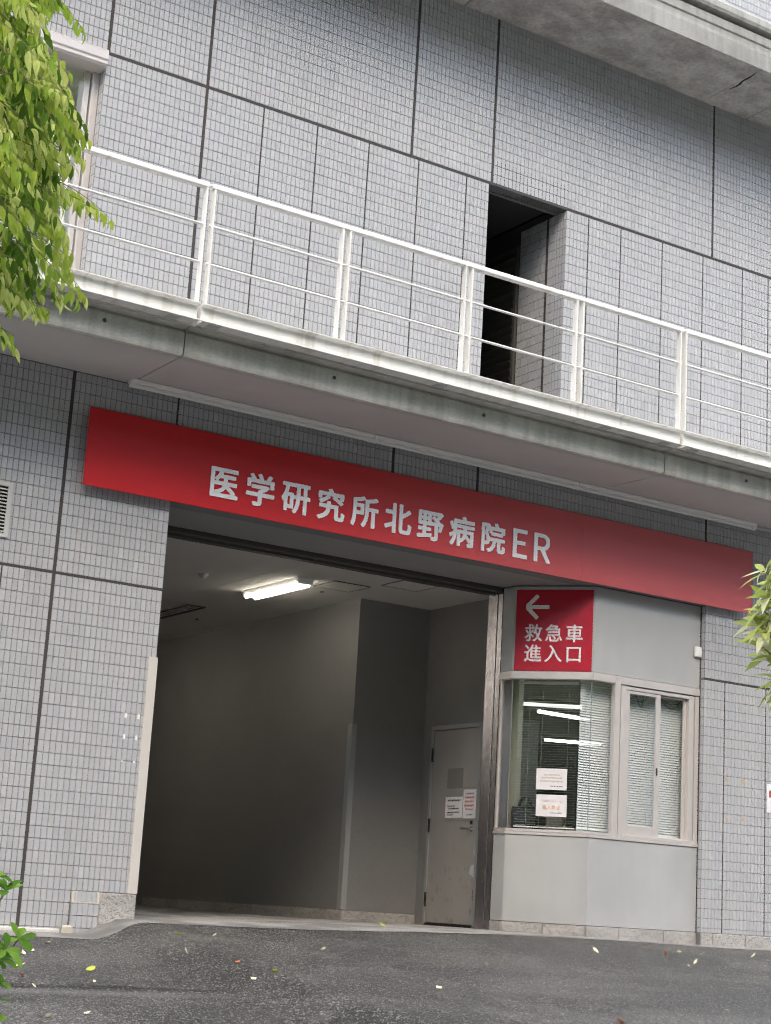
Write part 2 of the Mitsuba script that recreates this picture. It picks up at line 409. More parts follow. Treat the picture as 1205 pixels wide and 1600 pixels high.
add('sealant_joint', bx(5.336, 5.37, .30, .33, 4.9, 7.6), 'sealant', W_)
add('sealant_joint', bx(.405, .42, .0, .02, -.2, .2), 'sealant', W_)

# side bodies that stand behind the facade
add('backing', [bx(5.345, 5.5, .004, 2.5, 4.9, 7.7), bx(4.1, 4.305, .2, 2.5, 4.9, 7.7), bx(4.1, 5.5, 2.5, 2.6, 4.9, 7.7)], 'shaded_alcove', B)  # near-black colour holds the enclosed shade of the alcove, its ceiling too
add('alcove_ceiling', [bx(4.305, 5.345, .0, .16, 7.62, 7.9) , bx(4.2, 5.345, .16, 2.5, 7.72, 7.9)], 'shaded_alcove', B)
lv = [bx(5.315, 5.345, .82, .86, 4.92, 7.45), bx(5.315, 5.345, 2.1, 2.14, 4.92, 7.45), bx(5.315, 5.345, .82, 2.14, 7.41, 7.45)]
LD = add('louvre_door', lv, 'dark_steel', B)
for k in range(24):
    s = frame_of(bx(0, 1.24, -.004, .004, -.045, .045), (5.325, .86, 4.99 + k * .1), EY, np.array([.8, 0, .6]), np.array([-.6, 0, .8]))
    add('slat', s, 'dark_steel', LD)
add('roof', bx(XL, XR, .2, 14, 11.8, 11.95), 'rough_concrete', B)
add('side_wall', [bx(XL, XL + .2, .2, 14, -1, 11.8), bx(XR - .2, XR, .2, 14, -1, 11.8), bx(XL, XR, 14, 14.2, -1, 11.95)], 'grout', B)

# balcony slab: fascia beam, painted soffit panels
for x0, x1 in ((-6.0, .503), (.515, 5.868), (5.880, 11.0)):
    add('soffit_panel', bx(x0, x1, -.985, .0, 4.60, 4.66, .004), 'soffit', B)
    add('soffit_edge', bx(x0, x1, -1.04, -.989, 4.596, 4.66, .004), 'fascia', B)
    add('fascia', extr_x([(-1.045, 4.612), (-1.05, 4.80), (-1.02, 4.806), (-1.02, 4.83), (-1.135, 4.834), (-1.135, 4.895), (-.2, 4.90), (-.2, 4.662), (-1.04, 4.662)][::-1], x0, x1), 'fascia', B)
add('balcony_floor', bx(-6.0, 11.0, -1.10, .0, 4.903, 4.935), 'rough_concrete', B)
for x in (-.22, 1.98, 3.62, 7.0, 8.9):
    add('anchor_hole', trimesh.creation.cylinder(radius=.016, segment=[(x, -1.055, 4.735), (x, -1.03, 4.735)], sections=12), 'dark_steel', B)
# stub tiles under the rail channel at the left end
for k in range(9):
    x = -.45 + k * .205 + (.03 if k > 4 else 0)
    add('edge_tile', bx(x, x + .196, -1.148, -1.134, 4.84, 4.888, .003), 'cement', B)

# upper slab
for x0, x1 in ((-6.0, 3.864), (3.876, 7.265), (7.269, 7.965), (7.977, 11.0)):
    add('upper_soffit', bx(x0, x1, -.985, .0, 9.52, 9.70, .004), 'rough_concrete', B)
crk = np.array([[7.295, -.413], [7.309, -.506], [7.299, -.587], [7.273, -.644], [7.274, -.713], [7.269, -.787], [7.238, -.897]])
cw = np.array([.002, .010, .016, .009, .013, .008, .002])
cn = np.gradient(crk, axis=0); cn = np.c_[-cn[:, 1], cn[:, 0]] / np.linalg.norm(cn, axis=1, keepdims=True) * cw[:, None]
cp = np.vstack([crk + cn, (crk - cn)[::-1]])
cm = trimesh.creation.extrude_polygon(Polygon(cp), .002, engine='earcut'); cm.apply_translation((0, 0, 9.5165))
add('soffit_crack', cm, 'black', B)
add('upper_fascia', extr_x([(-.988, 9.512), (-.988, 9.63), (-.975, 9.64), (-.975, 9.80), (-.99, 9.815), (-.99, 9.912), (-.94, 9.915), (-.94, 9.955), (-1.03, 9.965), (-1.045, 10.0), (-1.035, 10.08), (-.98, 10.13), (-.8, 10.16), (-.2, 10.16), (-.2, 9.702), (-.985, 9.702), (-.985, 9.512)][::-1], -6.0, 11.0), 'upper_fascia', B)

# window at the upper left, with its head box
WN = add('window', [bx(-1.6, -.032, .10, .16, 7.46, 7.55, .004), bx(-1.6, -.032, .10, .16, 4.93, 5.02, .004), bx(-.10, -.032, .10, .16, 5.02, 7.46, .004), bx(-.17, -.115, .12, .16, 5.02, 7.46, .003),
                    bx(-.84, -.77, .11, .16, 5.02, 7.46, .003), bx(-1.6, -1.53, .10, .16, 5.02, 7.46, .003)], 'alu', B)
for x0, x1 in ((-.77, -.17), (-1.53, -.84)):
    add('pane', trimesh.Trimesh([[x0, .135, 5.02], [x1, .135, 5.02], [x1, .135, 7.46], [x0, .135, 7.46]], [[0, 1, 2], [0, 2, 3]], process=False), 'glass', WN)
add('window_head', extr_x([(.09, 7.455), (-.07, 7.455), (-.09, 7.475), (-.09, 7.50), (-.075, 7.51), (-.09, 7.525), (-.09, 7.60), (-.07, 7.625), (.09, 7.625)][::-1], -1.7, -.045), 'alu', B)
add('room_lining', [bx(-1.7, -.0, 1.5, 1.6, 4.9, 7.7), bx(-1.8, -1.7, .2, 1.6, 4.9, 7.7), bx(.0, .1, .2, 1.6, 4.9, 7.7), bx(-1.7, 0, .2, 1.5, 7.6, 7.7), bx(-1.7, 0, .2, 1.5, 4.9, 4.95)], 'room', B)

def blind(label, P, D, w, z0, z1, pitch, tilt, mat='slat', cords=(.25, .75), wide=.025, group=None):
    """a venetian blind hanging in the plane through P along D; tilt in degrees from horizontal"""
    k = thing('window_blind', label, 'blind', group)
    D = np.asarray(D, float); N = np.array([D[1], -D[0], 0.])
    ms = []
    a = math.radians(tilt)
    for i in range(int((z1 - z0) / pitch)):
        z = z1 - .04 - i * pitch
        t = np.array([0, 0, 1.]) * math.sin(a) + N * math.cos(a); nn = np.cross(D, t)
        sg = []
        for q0, q1, b0, b1 in ((-.5, 0, 0, .0022), (0, .5, .0022, 0)):
            v = [P + EZ * z + D * s + t * wide * q + nn * b for s, q, b in ((0, q0, b0), (w, q0, b0), (w, q1, b1), (0, q1, b1))]
            sg.append(trimesh.Trimesh(v, [[0, 1, 2], [0, 2, 3]], process=False))
        ms += sg
    sk = add('slat', ms, mat, k); stuff(sk)
    add('head_rail', frame_of(bx(0, w, -.015, .015, 0, .03), P + EZ * (z1 - .02), D, N, EZ), 'grille', k)
    add('bottom_rail', frame_of(bx(0, w, -.013, .013, 0, .014, .003), P + EZ * (z0), D, N, EZ), mat, k)
    for c in cords:
        add('cord', rod(P + EZ * z0 + D * w * c + N * .014, P + EZ * z1 + D * w * c + N * .014, .0016, 5), 'cord', k)
    return k
blind('white venetian blind in the window behind the tree', np.array([-1.52, .26, 0]), EX, 1.36, 5.05, 6.98, .030, -35)

# plinth stones
def stone(x0, x1, z0, z1, y0=-.012, y1=.1, name='plinth_stone'):
    add(name, bx(x0 + .004, x1 - .004, y0, y1, z0, z1, .005), 'granite', B)
for x0, x1 in ((7.452, 7.616), (7.616, 8.09), (8.09, 8.62), (8.62, 9.2), (9.2, 9.8)): stone(x0, x1, -.1, .148)
stone(.672, 1.008, -.2, .194, -.018, .12)
# low tiled pier between plinth and wall
for r, (z0, z1) in enumerate(((-.20, -.10), (-.098, 0.0), (.002, .10))):
    for k in range(5):
        add('pier_tile', bx(.432 + k * .0475, .432 + k * .0475 + .0445, -.030, .02, z0 + .001, z1 - .002, .0025), 'pier', B)
add('pier_edge', [bx(.425, .671, -.034, .02, .10, .112, .003), bx(.455, .466, -.024, .02, .112, .197, .003), bx(.650, .671, -.024, .02, .112, .197, .003), bx(.425, .450, -.020, .02, .112, .197, .003)], 'guard', B)
for k in range(4):
    add('pier_tile', bx(.468 + k * .0455, .468 + k * .0455 + .043, -.010, .02, .114, .196, .002), 'pier', B)
one('cement_strip', bx(XL, .33, -.055, .0, -.2, -.112, .006), m_('cement'), 'long pale cement strip along the foot of the left tiled wall', 'strip')
one('cement_lump', hull([(.34, -.07, -.2), (.44, -.075, -.2), (.345, -.07, -.095), (.43, -.07, -.09), (.36, -.04, -.078), (.425, -.035, -.08), (.34, -.03, -.2), (.44, -.03, -.2), (.445, -.05, -.13)]), m_('cream'), 'small cream cement lump at the foot of the tiled pier', 'cement lump')

# ------------------------------------------------------------------ ambulance bay behind the opening
struct('bay_wall', [bx(.8, 1.0, .2, 12.2, -.3, 3.9), bx(.8, 5.8, 12.2, 12.4, -.3, 3.9), bx(4.67, 5.8, 2.62, 12.2, .165, 3.9), bx(4.675, 5.7, 2.626, 2.7, -.3, .165),
                    bx(4.676, 4.8, 2.7, 12.2, -.3, .165), bx(5.63, 5.69, 1.30, 2.62, 2.235, 3.9), bx(5.63, 5.69, 2.455, 2.62, .165, 2.235), bx(5.636, 5.69, 2.455, 2.62, -.3, .165), bx(5.63, 5.69, 1.28, 1.49, -.3, 2.235)], m_('wall'))
labels['bay_wall'] = {'kind': 'structure'}
for y0, y1 in [(2.62 + .0, 3.6), (3.6, 4.6), (4.6, 5.6), (5.6, 6.6), (6.6, 7.6)]:
    add('skirting_stone', bx(4.655, 4.72, y0 + .003, y1 - .003, -.2, .16, .003), 'granite', 'bay_wall')
for x0, x1 in ((4.66, 5.50), (5.50, 5.628)):
    add('skirting_stone', bx(x0 + .003, x1 - .003, 2.603, 2.66, -.2, .155, .003), 'granite', 'bay_wall')
C_ = struct('ceiling', bx(.8, 5.8, 1.22, 12.2, 3.605, 3.75), m_('black'))
xs = [.98, 1.405, 2.315, 3.21, 4.12, 5.03, 5.66]
for a, b in zip(xs[:-1], xs[1:]):
    for y0, y1 in ((1.23, 4.9), (4.9, 8.6), (8.6, 12.2)):
        add('panel', bx(a + .002, b - .002, y0 + .002, y1 - .002, 3.59, 3.62), 'ceiling', C_)
for nm, x0, x1, y0, y1, lb in (('ceiling_hatch', 3.90, 4.36, 1.93, 2.38, 'square ceiling hatch next to the lit ceiling lamp'), ('ceiling_hatch', 4.37, 4.83, 1.30, 1.74, 'square ceiling hatch near the top of the steel shutter post')):
    h = thing(nm, lb, 'ceiling hatch')
    add('panel', bx(x0 + .012, x1 - .012, y0 + .012, y1 - .012, 3.582, 3.589), 'ceiling', h)
    add('frame', [bx(x0, x1, y0, y0 + .010, 3.580, 3.5895), bx(x0, x1, y1 - .010, y1, 3.580, 3.5895), bx(x0, x0 + .010, y0 + .01, y1 - .01, 3.580, 3.5895), bx(x1 - .010, x1, y0 + .01, y1 - .01, 3.580, 3.5895)], 'dark_steel', h)
def ceiling_lamp(x, y0, y1, z, label, power, w=.11):
    k = thing('ceiling_lamp', label, 'ceiling lamp')
    add('housing', frame_of(trimesh.creation.extrude_polygon(Polygon([(-w, 0), (w, 0), (w * .62, -.045), (-w * .62, -.045)]), y1 - y0, engine='earcut'), (x, y1, z), EX, EZ, -EY), 'white_plastic', k)
    for s in (-1, 1):
        key = add('tube', rod((x + s * w * .55, y0 + .05, z - .065), (x + s * w * .55, y1 - .05, z - .065), .016, 12), 'white_plastic', k)
        scene[key]['emitter'] = {'type': 'area', 'radiance': {'type': 'rgb', 'value': [power, power * .91, power * .76]}}
    add('end_cap', bx(x - w * .8, x + w * .8, y0 + .004, y0 + .045, z - .06, z - .002, .006), 'white_plastic', k)
    add('end_cap', bx(x - w * .8, x + w * .8, y1 - .045, y1 - .004, z - .06, z - .002, .006), 'white_plastic', k)
ceiling_lamp(3.64, 2.08, 3.36, 3.588, 'lit twin tube lamp on the ceiling of the ambulance bay', 1.5)
ceiling_lamp(2.2, 5.6, 6.98, 3.588, 'lit twin tube lamp hidden deeper in the ambulance bay', 3.4)
d = thing('smoke_detector', 'small round detector on the ambulance bay ceiling', 'detector')
add('base', trimesh.creation.cylinder(radius=.055, segment=[(2.75, 2.76, 3.589), (2.75, 2.76, 3.572)], sections=20), 'grille', d)
add('cone', hull([(2.75 + r * math.cos(t), 2.76 + r * math.sin(t), z) for r, z in ((.05, 3.573), (.03, 3.545), (.012, 3.53)) for t in np.arange(16) / 16 * 6.2832]), 'grille', d, 30)
for x, y, l in ((4.09, 5.54, 'tiny dark sensor dot on the ceiling beside the slot vent'), (4.144, 2.6, 'tiny dark sensor dot on the ceiling beside the lit lamp')):
    one('ceiling_sensor', trimesh.creation.cylinder(radius=.022, segment=[(x, y, 3.5885), (x, y, 3.575)], sections=14), m_('dark_steel'), l, 'sensor')
v = thing('slot_vent', 'dark slot vent in the ambulance bay ceiling by the left tiled wall', 'vent')
add('frame', [bx(3.49, 3.51, 4.65, 6.2, 3.575, 3.5895), bx(3.74, 3.76, 4.65, 6.2, 3.575, 3.5895), bx(3.51, 3.74, 4.65, 4.67, 3.575, 3.5895)], 'dark_steel', v)
add('backing', bx(3.51, 3.74, 4.67, 6.2, 3.584, 3.5895), 'black', v)
for x in (3.57, 3.625, 3.68):
    add('slat', bx(x - .006, x + .006, 4.67, 6.2, 3.574, 3.583), 'grille', v)

# entrance soffit and rolling shutter frame
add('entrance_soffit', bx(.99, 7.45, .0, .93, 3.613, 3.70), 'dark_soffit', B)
S = thing('shutter_frame', 'dark rolling shutter head and brushed steel post at the ambulance bay opening', 'shutter frame')
add('slot', bx(1.0, 5.62, .93, 1.22, 3.66, 3.72), 'black', S)
add('head_rail', bx(1.0, 5.46, .975, 1.05, 3.572, 3.68, .004), 'dark_steel', S)
add('head_rail', bx(1.0, 5.46, 1.12, 1.215, 3.562, 3.68, .004), 'dark_steel', S)
add('post', [bx(5.463, 5.62, .975, 1.085, -.05, 3.66, .003), bx(5.463, 5.62, 1.10, 1.265, -.05, 3.66, .003)], 'steel', S)
add('guide_slot', bx(5.475, 5.60, 1.085, 1.10, -.05, 3.66), 'black', S)
add('post_edge', bx(5.448, 5.462, .965, .985, -.05, 3.6, .002), 'steel', S)
add('seal', bx(5.43, 5.462, .93, .964, -.05, 3.61), 'black', S)
add('lock_plate', bx(5.459, 5.464, 1.12, 1.17, .52, .66, .001), 'dark_steel', S)
add('key_slot', bx(5.456, 5.460, 1.137, 1.152, .57, .62), 'black', S)

# door in the side wall of the bay
D_ = thing('steel_door', 'grey steel door with notices at the right of the ambulance bay', 'door')
xd = 5.63
add('frame', [bx(xd - .012, xd + .05, 2.41, 2.455, .06, 2.235, .003), bx(xd - .012, xd + .05, 1.49, 1.528, .06, 2.235, .003), bx(xd - .012, xd + .05, 1.528, 2.41, 2.185, 2.235, .003)], 'dark_guard', D_)
add('leaf', bx(xd + .004, xd + .044, 1.532, 2.406, .085, 2.181, .002), 'door', D_)
add('threshold', bx(xd - .01, xd + .05, 1.49, 2.45, .0, .082), 'black', D_)
for z in (1.912, 1.132, .331):
    add('hinge', rod((xd - .018, 2.405, z - .075), (xd - .018, 2.405, z + .075), .012, 10), 'black', D_)
hd = add('handle', [rod((xd, 1.62, 1.088), (xd - .045, 1.62, 1.088), .011), tube([(xd - .045, 1.615, 1.088), (xd - .050, 1.66, 1.090), (xd - .050, 1.70, 1.091), (xd - .046, 1.77, 1.093)], [.010, .0095, .009, .007], 10)], 'steel', D_)
add('rose', trimesh.creation.cylinder(radius=.026, segment=[(xd + .005, 1.62, 1.088), (xd - .008, 1.62, 1.088)], sections=18), 'steel', D_)
add('lock', trimesh.creation.cylinder(radius=.017, segment=[(xd + .005, 1.622, 1.16), (xd - .012, 1.622, 1.16)], sections=16), 'black', D_)
add('clear_tape', [hull([(xd - .001, y, z) for y, z in q] + [(xd + .004, y, z) for y, z in q]) for q in ([(1.535, .72), (1.60, .70), (1.63, .62), (1.535, .58)], [(1.535, .86), (1.56, .88), (1.56, .82), (1.535, .80)])], 'clear_tape', D_)
add('rust_spot', bx(xd + .001, xd + .006, 1.533, 1.556, .33, .45), 'rust', D_)

def dashes(P, D, N, w, h, rows, mat, parent, seed, off=.0016, name='print'):
    """lines of print too small to read, as broken bars"""
    r = np.random.default_rng(seed); ms = []
    for (zc, s0, s1, th) in rows:
        s = s0
        while s < s1:
            l = r.uniform(.7, 1.3) * th
            e = min(s + l, s1)
            ms.append(frame_of(bx(s * w, e * w, 0, .0006, (zc * h - th * w / 2), (zc * h + th * w / 2)), P + N * off, D, N, EZ))
            s = e + r.uniform(.18, .5) * th
    stuff(add(name, ms, mat, parent))

def on_door(y):      # along the door, to the right as seen
    return np.array([xd, y, 0.])
DY, DN = -EY, -EX
n1 = thing('notice', 'white notice in a sleeve on the steel door, left of the other sheet', 'notice')
add('sleeve', bx(xd - .001, xd + .0035, 1.79, 2.135, 1.185, 1.475, .001), 'sleeve', n1)
add('sheet', bx(xd - .0025, xd - .0012, 1.804, 2.124, 1.212, 1.438), 'paper', n1)
dashes(np.array([xd - .0025, 2.124, 1.212]), DY, DN, .32, .226, [(.83, .12, .9, .055), (.56, .1, .55, .04), (.44, .2, .8, .04), (.26, .1, .85, .035), (.14, .1, .5, .035)], 'ink', n1, 3)
n2 = thing('notice', 'tall white notice with red lines on the steel door above its handle', 'notice')
add('sleeve', bx(xd - .001, xd + .0035, 1.545, 1.80, 1.18, 1.55, .001), 'sleeve', n2)
add('sheet', bx(xd - .0025, xd - .0012, 1.557, 1.790, 1.205, 1.513), 'paper', n2)
dashes(np.array([xd - .0025, 1.790, 1.205]), DY, DN, .233, .308, [(.72, .15, .85, .08), (.58, .15, .85, .08), (.44, .1, .85, .08), (.31, .2, .85, .05)], 'red_ink', n2, 4)
dashes(np.array([xd - .0025, 1.790, 1.205]), DY, DN, .233, .308, [(.86, .25, .85, .045), (.12, .3, .75, .04)], 'ink', n2, 5)
one('blank_plate', bx(xd - .0005, xd + .0035, 1.815, 2.115, 1.532, 1.752, .001), m_('plate'), 'plain grey plate on the steel door above the notices', 'plate')

# corner guards
one('corner_guard', [bx(.925, 1.012, -.012, .0, .2, 2.21, .003), bx(1.0005, 1.012, .0005, .09, .2, 2.21, .003)], m_('guard'), 'pale corner guard on the edge of the left tiled wall', 'corner guard')
one('corner_guard', [bx(4.655, 4.72, 2.606, 2.6195, .165, 2.175, .003), bx(4.655, 4.6695, 2.62, 2.70, .165, 2.175, .003)], m_('dark_guard'), 'grey corner guard on the dark wall corner inside the bay', 'corner guard')

# ------------------------------------------------------------------ the glazed reception booth
R_ = thing('reception_booth', 'grey metal reception booth with angled window right of the ambulance bay', 'booth')
PA, PB, PC, PD = (np.array(q) for q in ((5.41, .925), (5.41, .72), (5.955, .06), (7.442, .06)))
def facet(p, q, z0, z1, off=0.0, th=.03, g=.002, c=.002):
    """an upright board on the plan line p-q, pushed in by off"""
    d = (q - p) / np.linalg.norm(q - p); L = np.linalg.norm(q - p); nrm = np.array([d[1], -d[0]])
    P = np.array([*(p - nrm * off), 0.])
    return frame_of(bx(g, L - g, -th, 0, z0, z1, c), P, np.array([*d, 0]), np.array([*nrm, 0]), EZ)
for p, q in ((PA, PB), (PB, PC), (PC, PD)):
    add('lower_panel', facet(p, q, .156, 1.018), 'panel', R_)
    add('upper_panel', facet(p, q, 2.704, 3.60), 'panel', R_)
    add('sill', [facet(p, q, 1.022, 1.050, -.012, .07, 0), facet(p, q, 1.053, 1.082, -.004, .06, 0)], 'alu', R_)
    add('window_head', facet(p, q, 2.622, 2.700, -.006, .07, 0), 'alu', R_)
for x0, x1 in ((5.957, 6.381), (6.381, 6.986), (6.986, 7.440)): add('plinth_stone', bx(x0 + .004, x1 - .004, .045, .12, -.1, .150, .005), 'granite', R_)
for s0, s1 in ((0, .42), (.42, .853)):
    d2 = (PC - PB) / np.linalg.norm(PC - PB)
    add('plinth_stone', facet(PB + d2 * s0, PB + d2 * s1, -.1, .150, -.012, .07, .004), 'granite', R_)
add('plinth_stone', facet(PA, PB, -.1, .150, -.012, .07, .004), 'granite', R_)
add('end_gap', bx(7.443, 7.4495, .062, .09, .0, 3.61), 'black', R_)
# glass
def pane(p, q, z0, z1, off, name='window_pane'):
    d = (q - p) / np.linalg.norm(q - p); nrm = np.array([d[1], -d[0]])
    a, b = p - nrm * off, q - nrm * off
    return add(name, trimesh.Trimesh([[*a, z0], [*b, z0], [*b, z1], [*a, z1]], [[0, 1, 2], [0, 2, 3]], process=False), 'glass', R_)
dBC = (PC - PB) / np.linalg.norm(PC - PB)
pane(PA, PB + np.array([0, -.0]), 1.082, 2.622, .02); pane(PB, PC - dBC * .0, 1.082, 2.622, .02); pane(PC, np.array([6.257, .06]), 1.082, 2.622, .02)
add('glass_joint', [rod((5.41 + .020, .725, 1.08), (5.41 + .020, .725, 2.63), .004, 6), rod((5.962, .083, 1.08), (5.962, .083, 2.63), .0035, 6)], 'dark_guard', R_)
add('side_frame', bx(5.412, 5.445, .895, .925, 1.08, 2.63, .003), 'alu', R_)
add('mullion', bx(6.257, 6.330, .052, .12, 1.05, 2.69, .004), 'alu', R_)
SL = add('sliding_window', [bx(6.338, 6.405, .050, .13, 1.036, 2.61, .004), bx(6.405, 7.30, .066, .13, 1.036, 1.075, .004), bx(7.30, 7.372, .062, .13, 1.036, 2.61, .004), bx(7.378, 7.432, .050, .13, 1.036, 2.61, .004), bx(6.405, 7.30, .066, .12, 2.575, 2.61, .003)], 'alu', R_)
add('sash', [bx(6.405, 6.475, .072, .10, 1.078, 2.57, .003), bx(6.842, 6.902, .072, .10, 1.078, 2.57, .003), bx(6.475, 6.842, .072, .10, 1.078, 1.180, .003), bx(6.475, 6.842, .072, .10, 2.54, 2.57, .003)], 'alu', SL)
add('sash', [bx(6.885, 6.925, .106, .13, 1.078, 2.57, .003), bx(7.26, 7.298, .106, .13, 1.078, 2.57, .003), bx(6.925, 7.26, .106, .13, 1.078, 1.098, .003), bx(6.925, 7.26, .106, .13, 2.555, 2.57, .003)], 'alu', SL)
for x0, x1, y, z0, z1 in ((6.475, 6.842, .086, 1.18, 2.54), (6.925, 7.26, .118, 1.098, 2.555)):
    add('pane', trimesh.Trimesh([[x0, y, z0], [x1, y, z0], [x1, y, z1], [x0, y, z1]], [[0, 1, 2], [0, 2, 3]], process=False), 'glass', SL)
add('catch', bx(6.850, 6.872, .062, .073, 1.72, 1.80, .003), 'black', SL)
# the room behind
struct('office_wall', [bx(5.70, 5.76, .96, 8.2, -.1, 2.9), bx(5.70, 13, 8.2, 8.3, -.1, 2.9), bx(12.9, 13.0, .2, 8.2, -.1, 2.9), bx(7.47, 12.9, .21, .26, -.1, 2.9), bx(5.46, 7.47, .20, .24, -.1, 1.0) if 0 else bx(7.47, 7.52, .21, .30, -.1, 2.9)], m_('room'))
def plan(poly, z0, z1):
    m = trimesh.creation.extrude_polygon(Polygon(poly), z1 - z0, engine='earcut'); m.apply_translation((0, 0, z0)); return m
struct('office_ceiling', plan([(5.46, .96), (5.46, .75), (5.98, .115), (13, .115), (13, 8.3), (5.70, 8.3), (5.70, .96)], 2.76, 2.85), m_('room_ceiling'))
struct('office_floor', bx(5.70, 13, .25, 8.3, -.05, .05), m_('desk'))
def batten(a, b, label, power):
    k = thing('office_lamp', label, 'ceiling lamp')
    a, b = np.array(a, float), np.array(b, float); d = (b - a) / np.linalg.norm(b - a)
    add('housing', frame_of(bx(-.03, np.linalg.norm(b - a) + .03, -.04, .04, .02, .05), a, d, np.cross(EZ, d), EZ), 'white_plastic', k)
    key = add('tube', rod(a, b, .022, 10), 'white_plastic', k)
    scene[key]['emitter'] = {'type': 'area', 'radiance': {'type': 'rgb', 'value': [power, power, power * .93]}}
batten((7.10, 2.95, 2.70), (7.82, 2.49, 2.70), 'long white lamp nearest the booth glass', .11)
batten((7.80, 3.31, 2.70), (8.70, 3.43, 2.70), 'second white lamp behind the booth glass', .26)
batten((10.0, 5.96, 2.70), (10.9, 5.65, 2.70), 'far white lamp in the middle of the office', .34)
batten((12.0, 7.5, 2.70), (12.7, 7.4, 2.70), 'farthest white lamp at the back of the office', .34)
cb = thing('cabinet', 'tall pale grey cabinet behind the left booth glass', 'cabinet')
add('body', bx(5.80, 6.25, 1.30, 1.75, .05, 2.30, .005), 'cabinet', cb)
add('door', bx(5.81, 6.24, 1.285, 1.298, .12, 2.28, .004), 'cabinet', cb)
dk = thing('desk', 'low wooden counter inside the booth window', 'counter')
add('top', frame_of(bx(.06, .80, -.62, -.09, 1.03, 1.07, .004), np.array([*PB, 0]), np.array([*dBC, 0]), np.array([dBC[1], -dBC[0], 0]), EZ), 'desk', dk)
add('front', frame_of(bx(.08, .78, -.60, -.12, .05, 1.028), np.array([*PB, 0]), np.array([*dBC, 0]), np.array([dBC[1], -dBC[0], 0]), EZ), 'cabinet', dk)
# chairs and office clutter seen dimly between the blinds
bn = thing('storage_box', 'pale cardboard box on the counter behind the lower booth notice', 'box')
N2 = np.array([dBC[1], -dBC[0], 0.]); D2 = np.array([*dBC, 0.]); O2 = np.array([*PB, 0.])
add('body', frame_of(bx(.33, .50, -.52, -.40, 1.072, 1.26, .004), O2, D2, N2, EZ), 'desk', bn)
add('lid', frame_of(bx(.322, .508, -.528, -.392, 1.235, 1.27, .004), O2, D2, N2, EZ), 'cement', bn)
# black handbag on the counter
hb = thing('handbag', 'black handbag standing inside the booth window beside the notices', 'handbag')
body = hull([(s, y, z) for z, s0, s1, dy in ((1.072, -.0, .235, .055), (1.10, -.012, .245, .065), (1.30, -.025, .238, .045), (1.325, -.015, .23, .03)) for s in (s0, s1) for y in (-.36 - dy, -.36 + dy)]
            + [(s, -.36 + q, 1.19) for s in (-.028, .25) for q in (-.05, .05)] + [(.11, -.36 + .085, 1.15), (.11, -.36 - .085, 1.15)])
body = body.subdivide().subdivide(); trimesh.smoothing.filter_taubin(body, iterations=6)
add('body', frame_of(body, O2, D2, N2, EZ), 'leather', hb, True)
for y in (-.325, -.395):
    p = [(.055 + .0 * i, y, 1.30) for i in range(1)] + [(.115 + .065 * math.cos(t), y, 1.32 + .10 * math.sin(t)) for t in np.linspace(math.pi, 0, 11)] + [(.18, y, 1.30)]
    add('handle', frame_of(tube(p, .009, 8), O2, D2, N2, EZ), 'leather', hb, 40)
# blinds: the angled pane's is turned open, the long pane's is nearly shut
blind('open white blind behind the angled booth glass', O2 + D2 * .05 - N2 * .12, D2, .64, 1.10, 2.60, .026, -2, cords=(.2, .42, .85))
blind('half shut white blind behind the sliding window of the booth', np.array([5.925, .215, 0.]), EX, 1.475, 1.10, 2.62, .026, -58, cords=(.04, .3, .62, .93))
# loose cables hanging behind the sliding panes
for j, pts in enumerate(([(6.50, .17, 2.55), (6.62, .16, 2.47), (6.76, .16, 2.50), (6.80, .17, 2.56)], [(6.62, .155, 2.55), (6.70, .15, 2.40), (6.74, .155, 2.56)], [(6.95, .16, 2.56), (7.08, .15, 2.45), (7.2, .16, 2.47), (7.27, .17, 2.56)], [(6.98, .15, 2.54), (7.12, .15, 2.49), (7.25, .15, 2.53)])):
    q = np.array(pts); tt = np.linspace(0, len(q) - 1, 14); q = np.stack([np.interp(tt, range(len(q)), q[:, i]) for i in range(3)], -1)
    q[1:-1] = (q[:-2] + 2 * q[1:-1] + q[2:]) / 4; q[1:-1] = (q[:-2] + 2 * q[1:-1] + q[2:]) / 4
    one('cable', tube(q, .004, 6), m_('black'), ['thin black cable looped behind the left sliding pane', 'short black cable hanging behind the left sliding pane', 'sagging black cable behind the right sliding pane', 'upper black cable behind the right sliding pane'][j], 'cable')

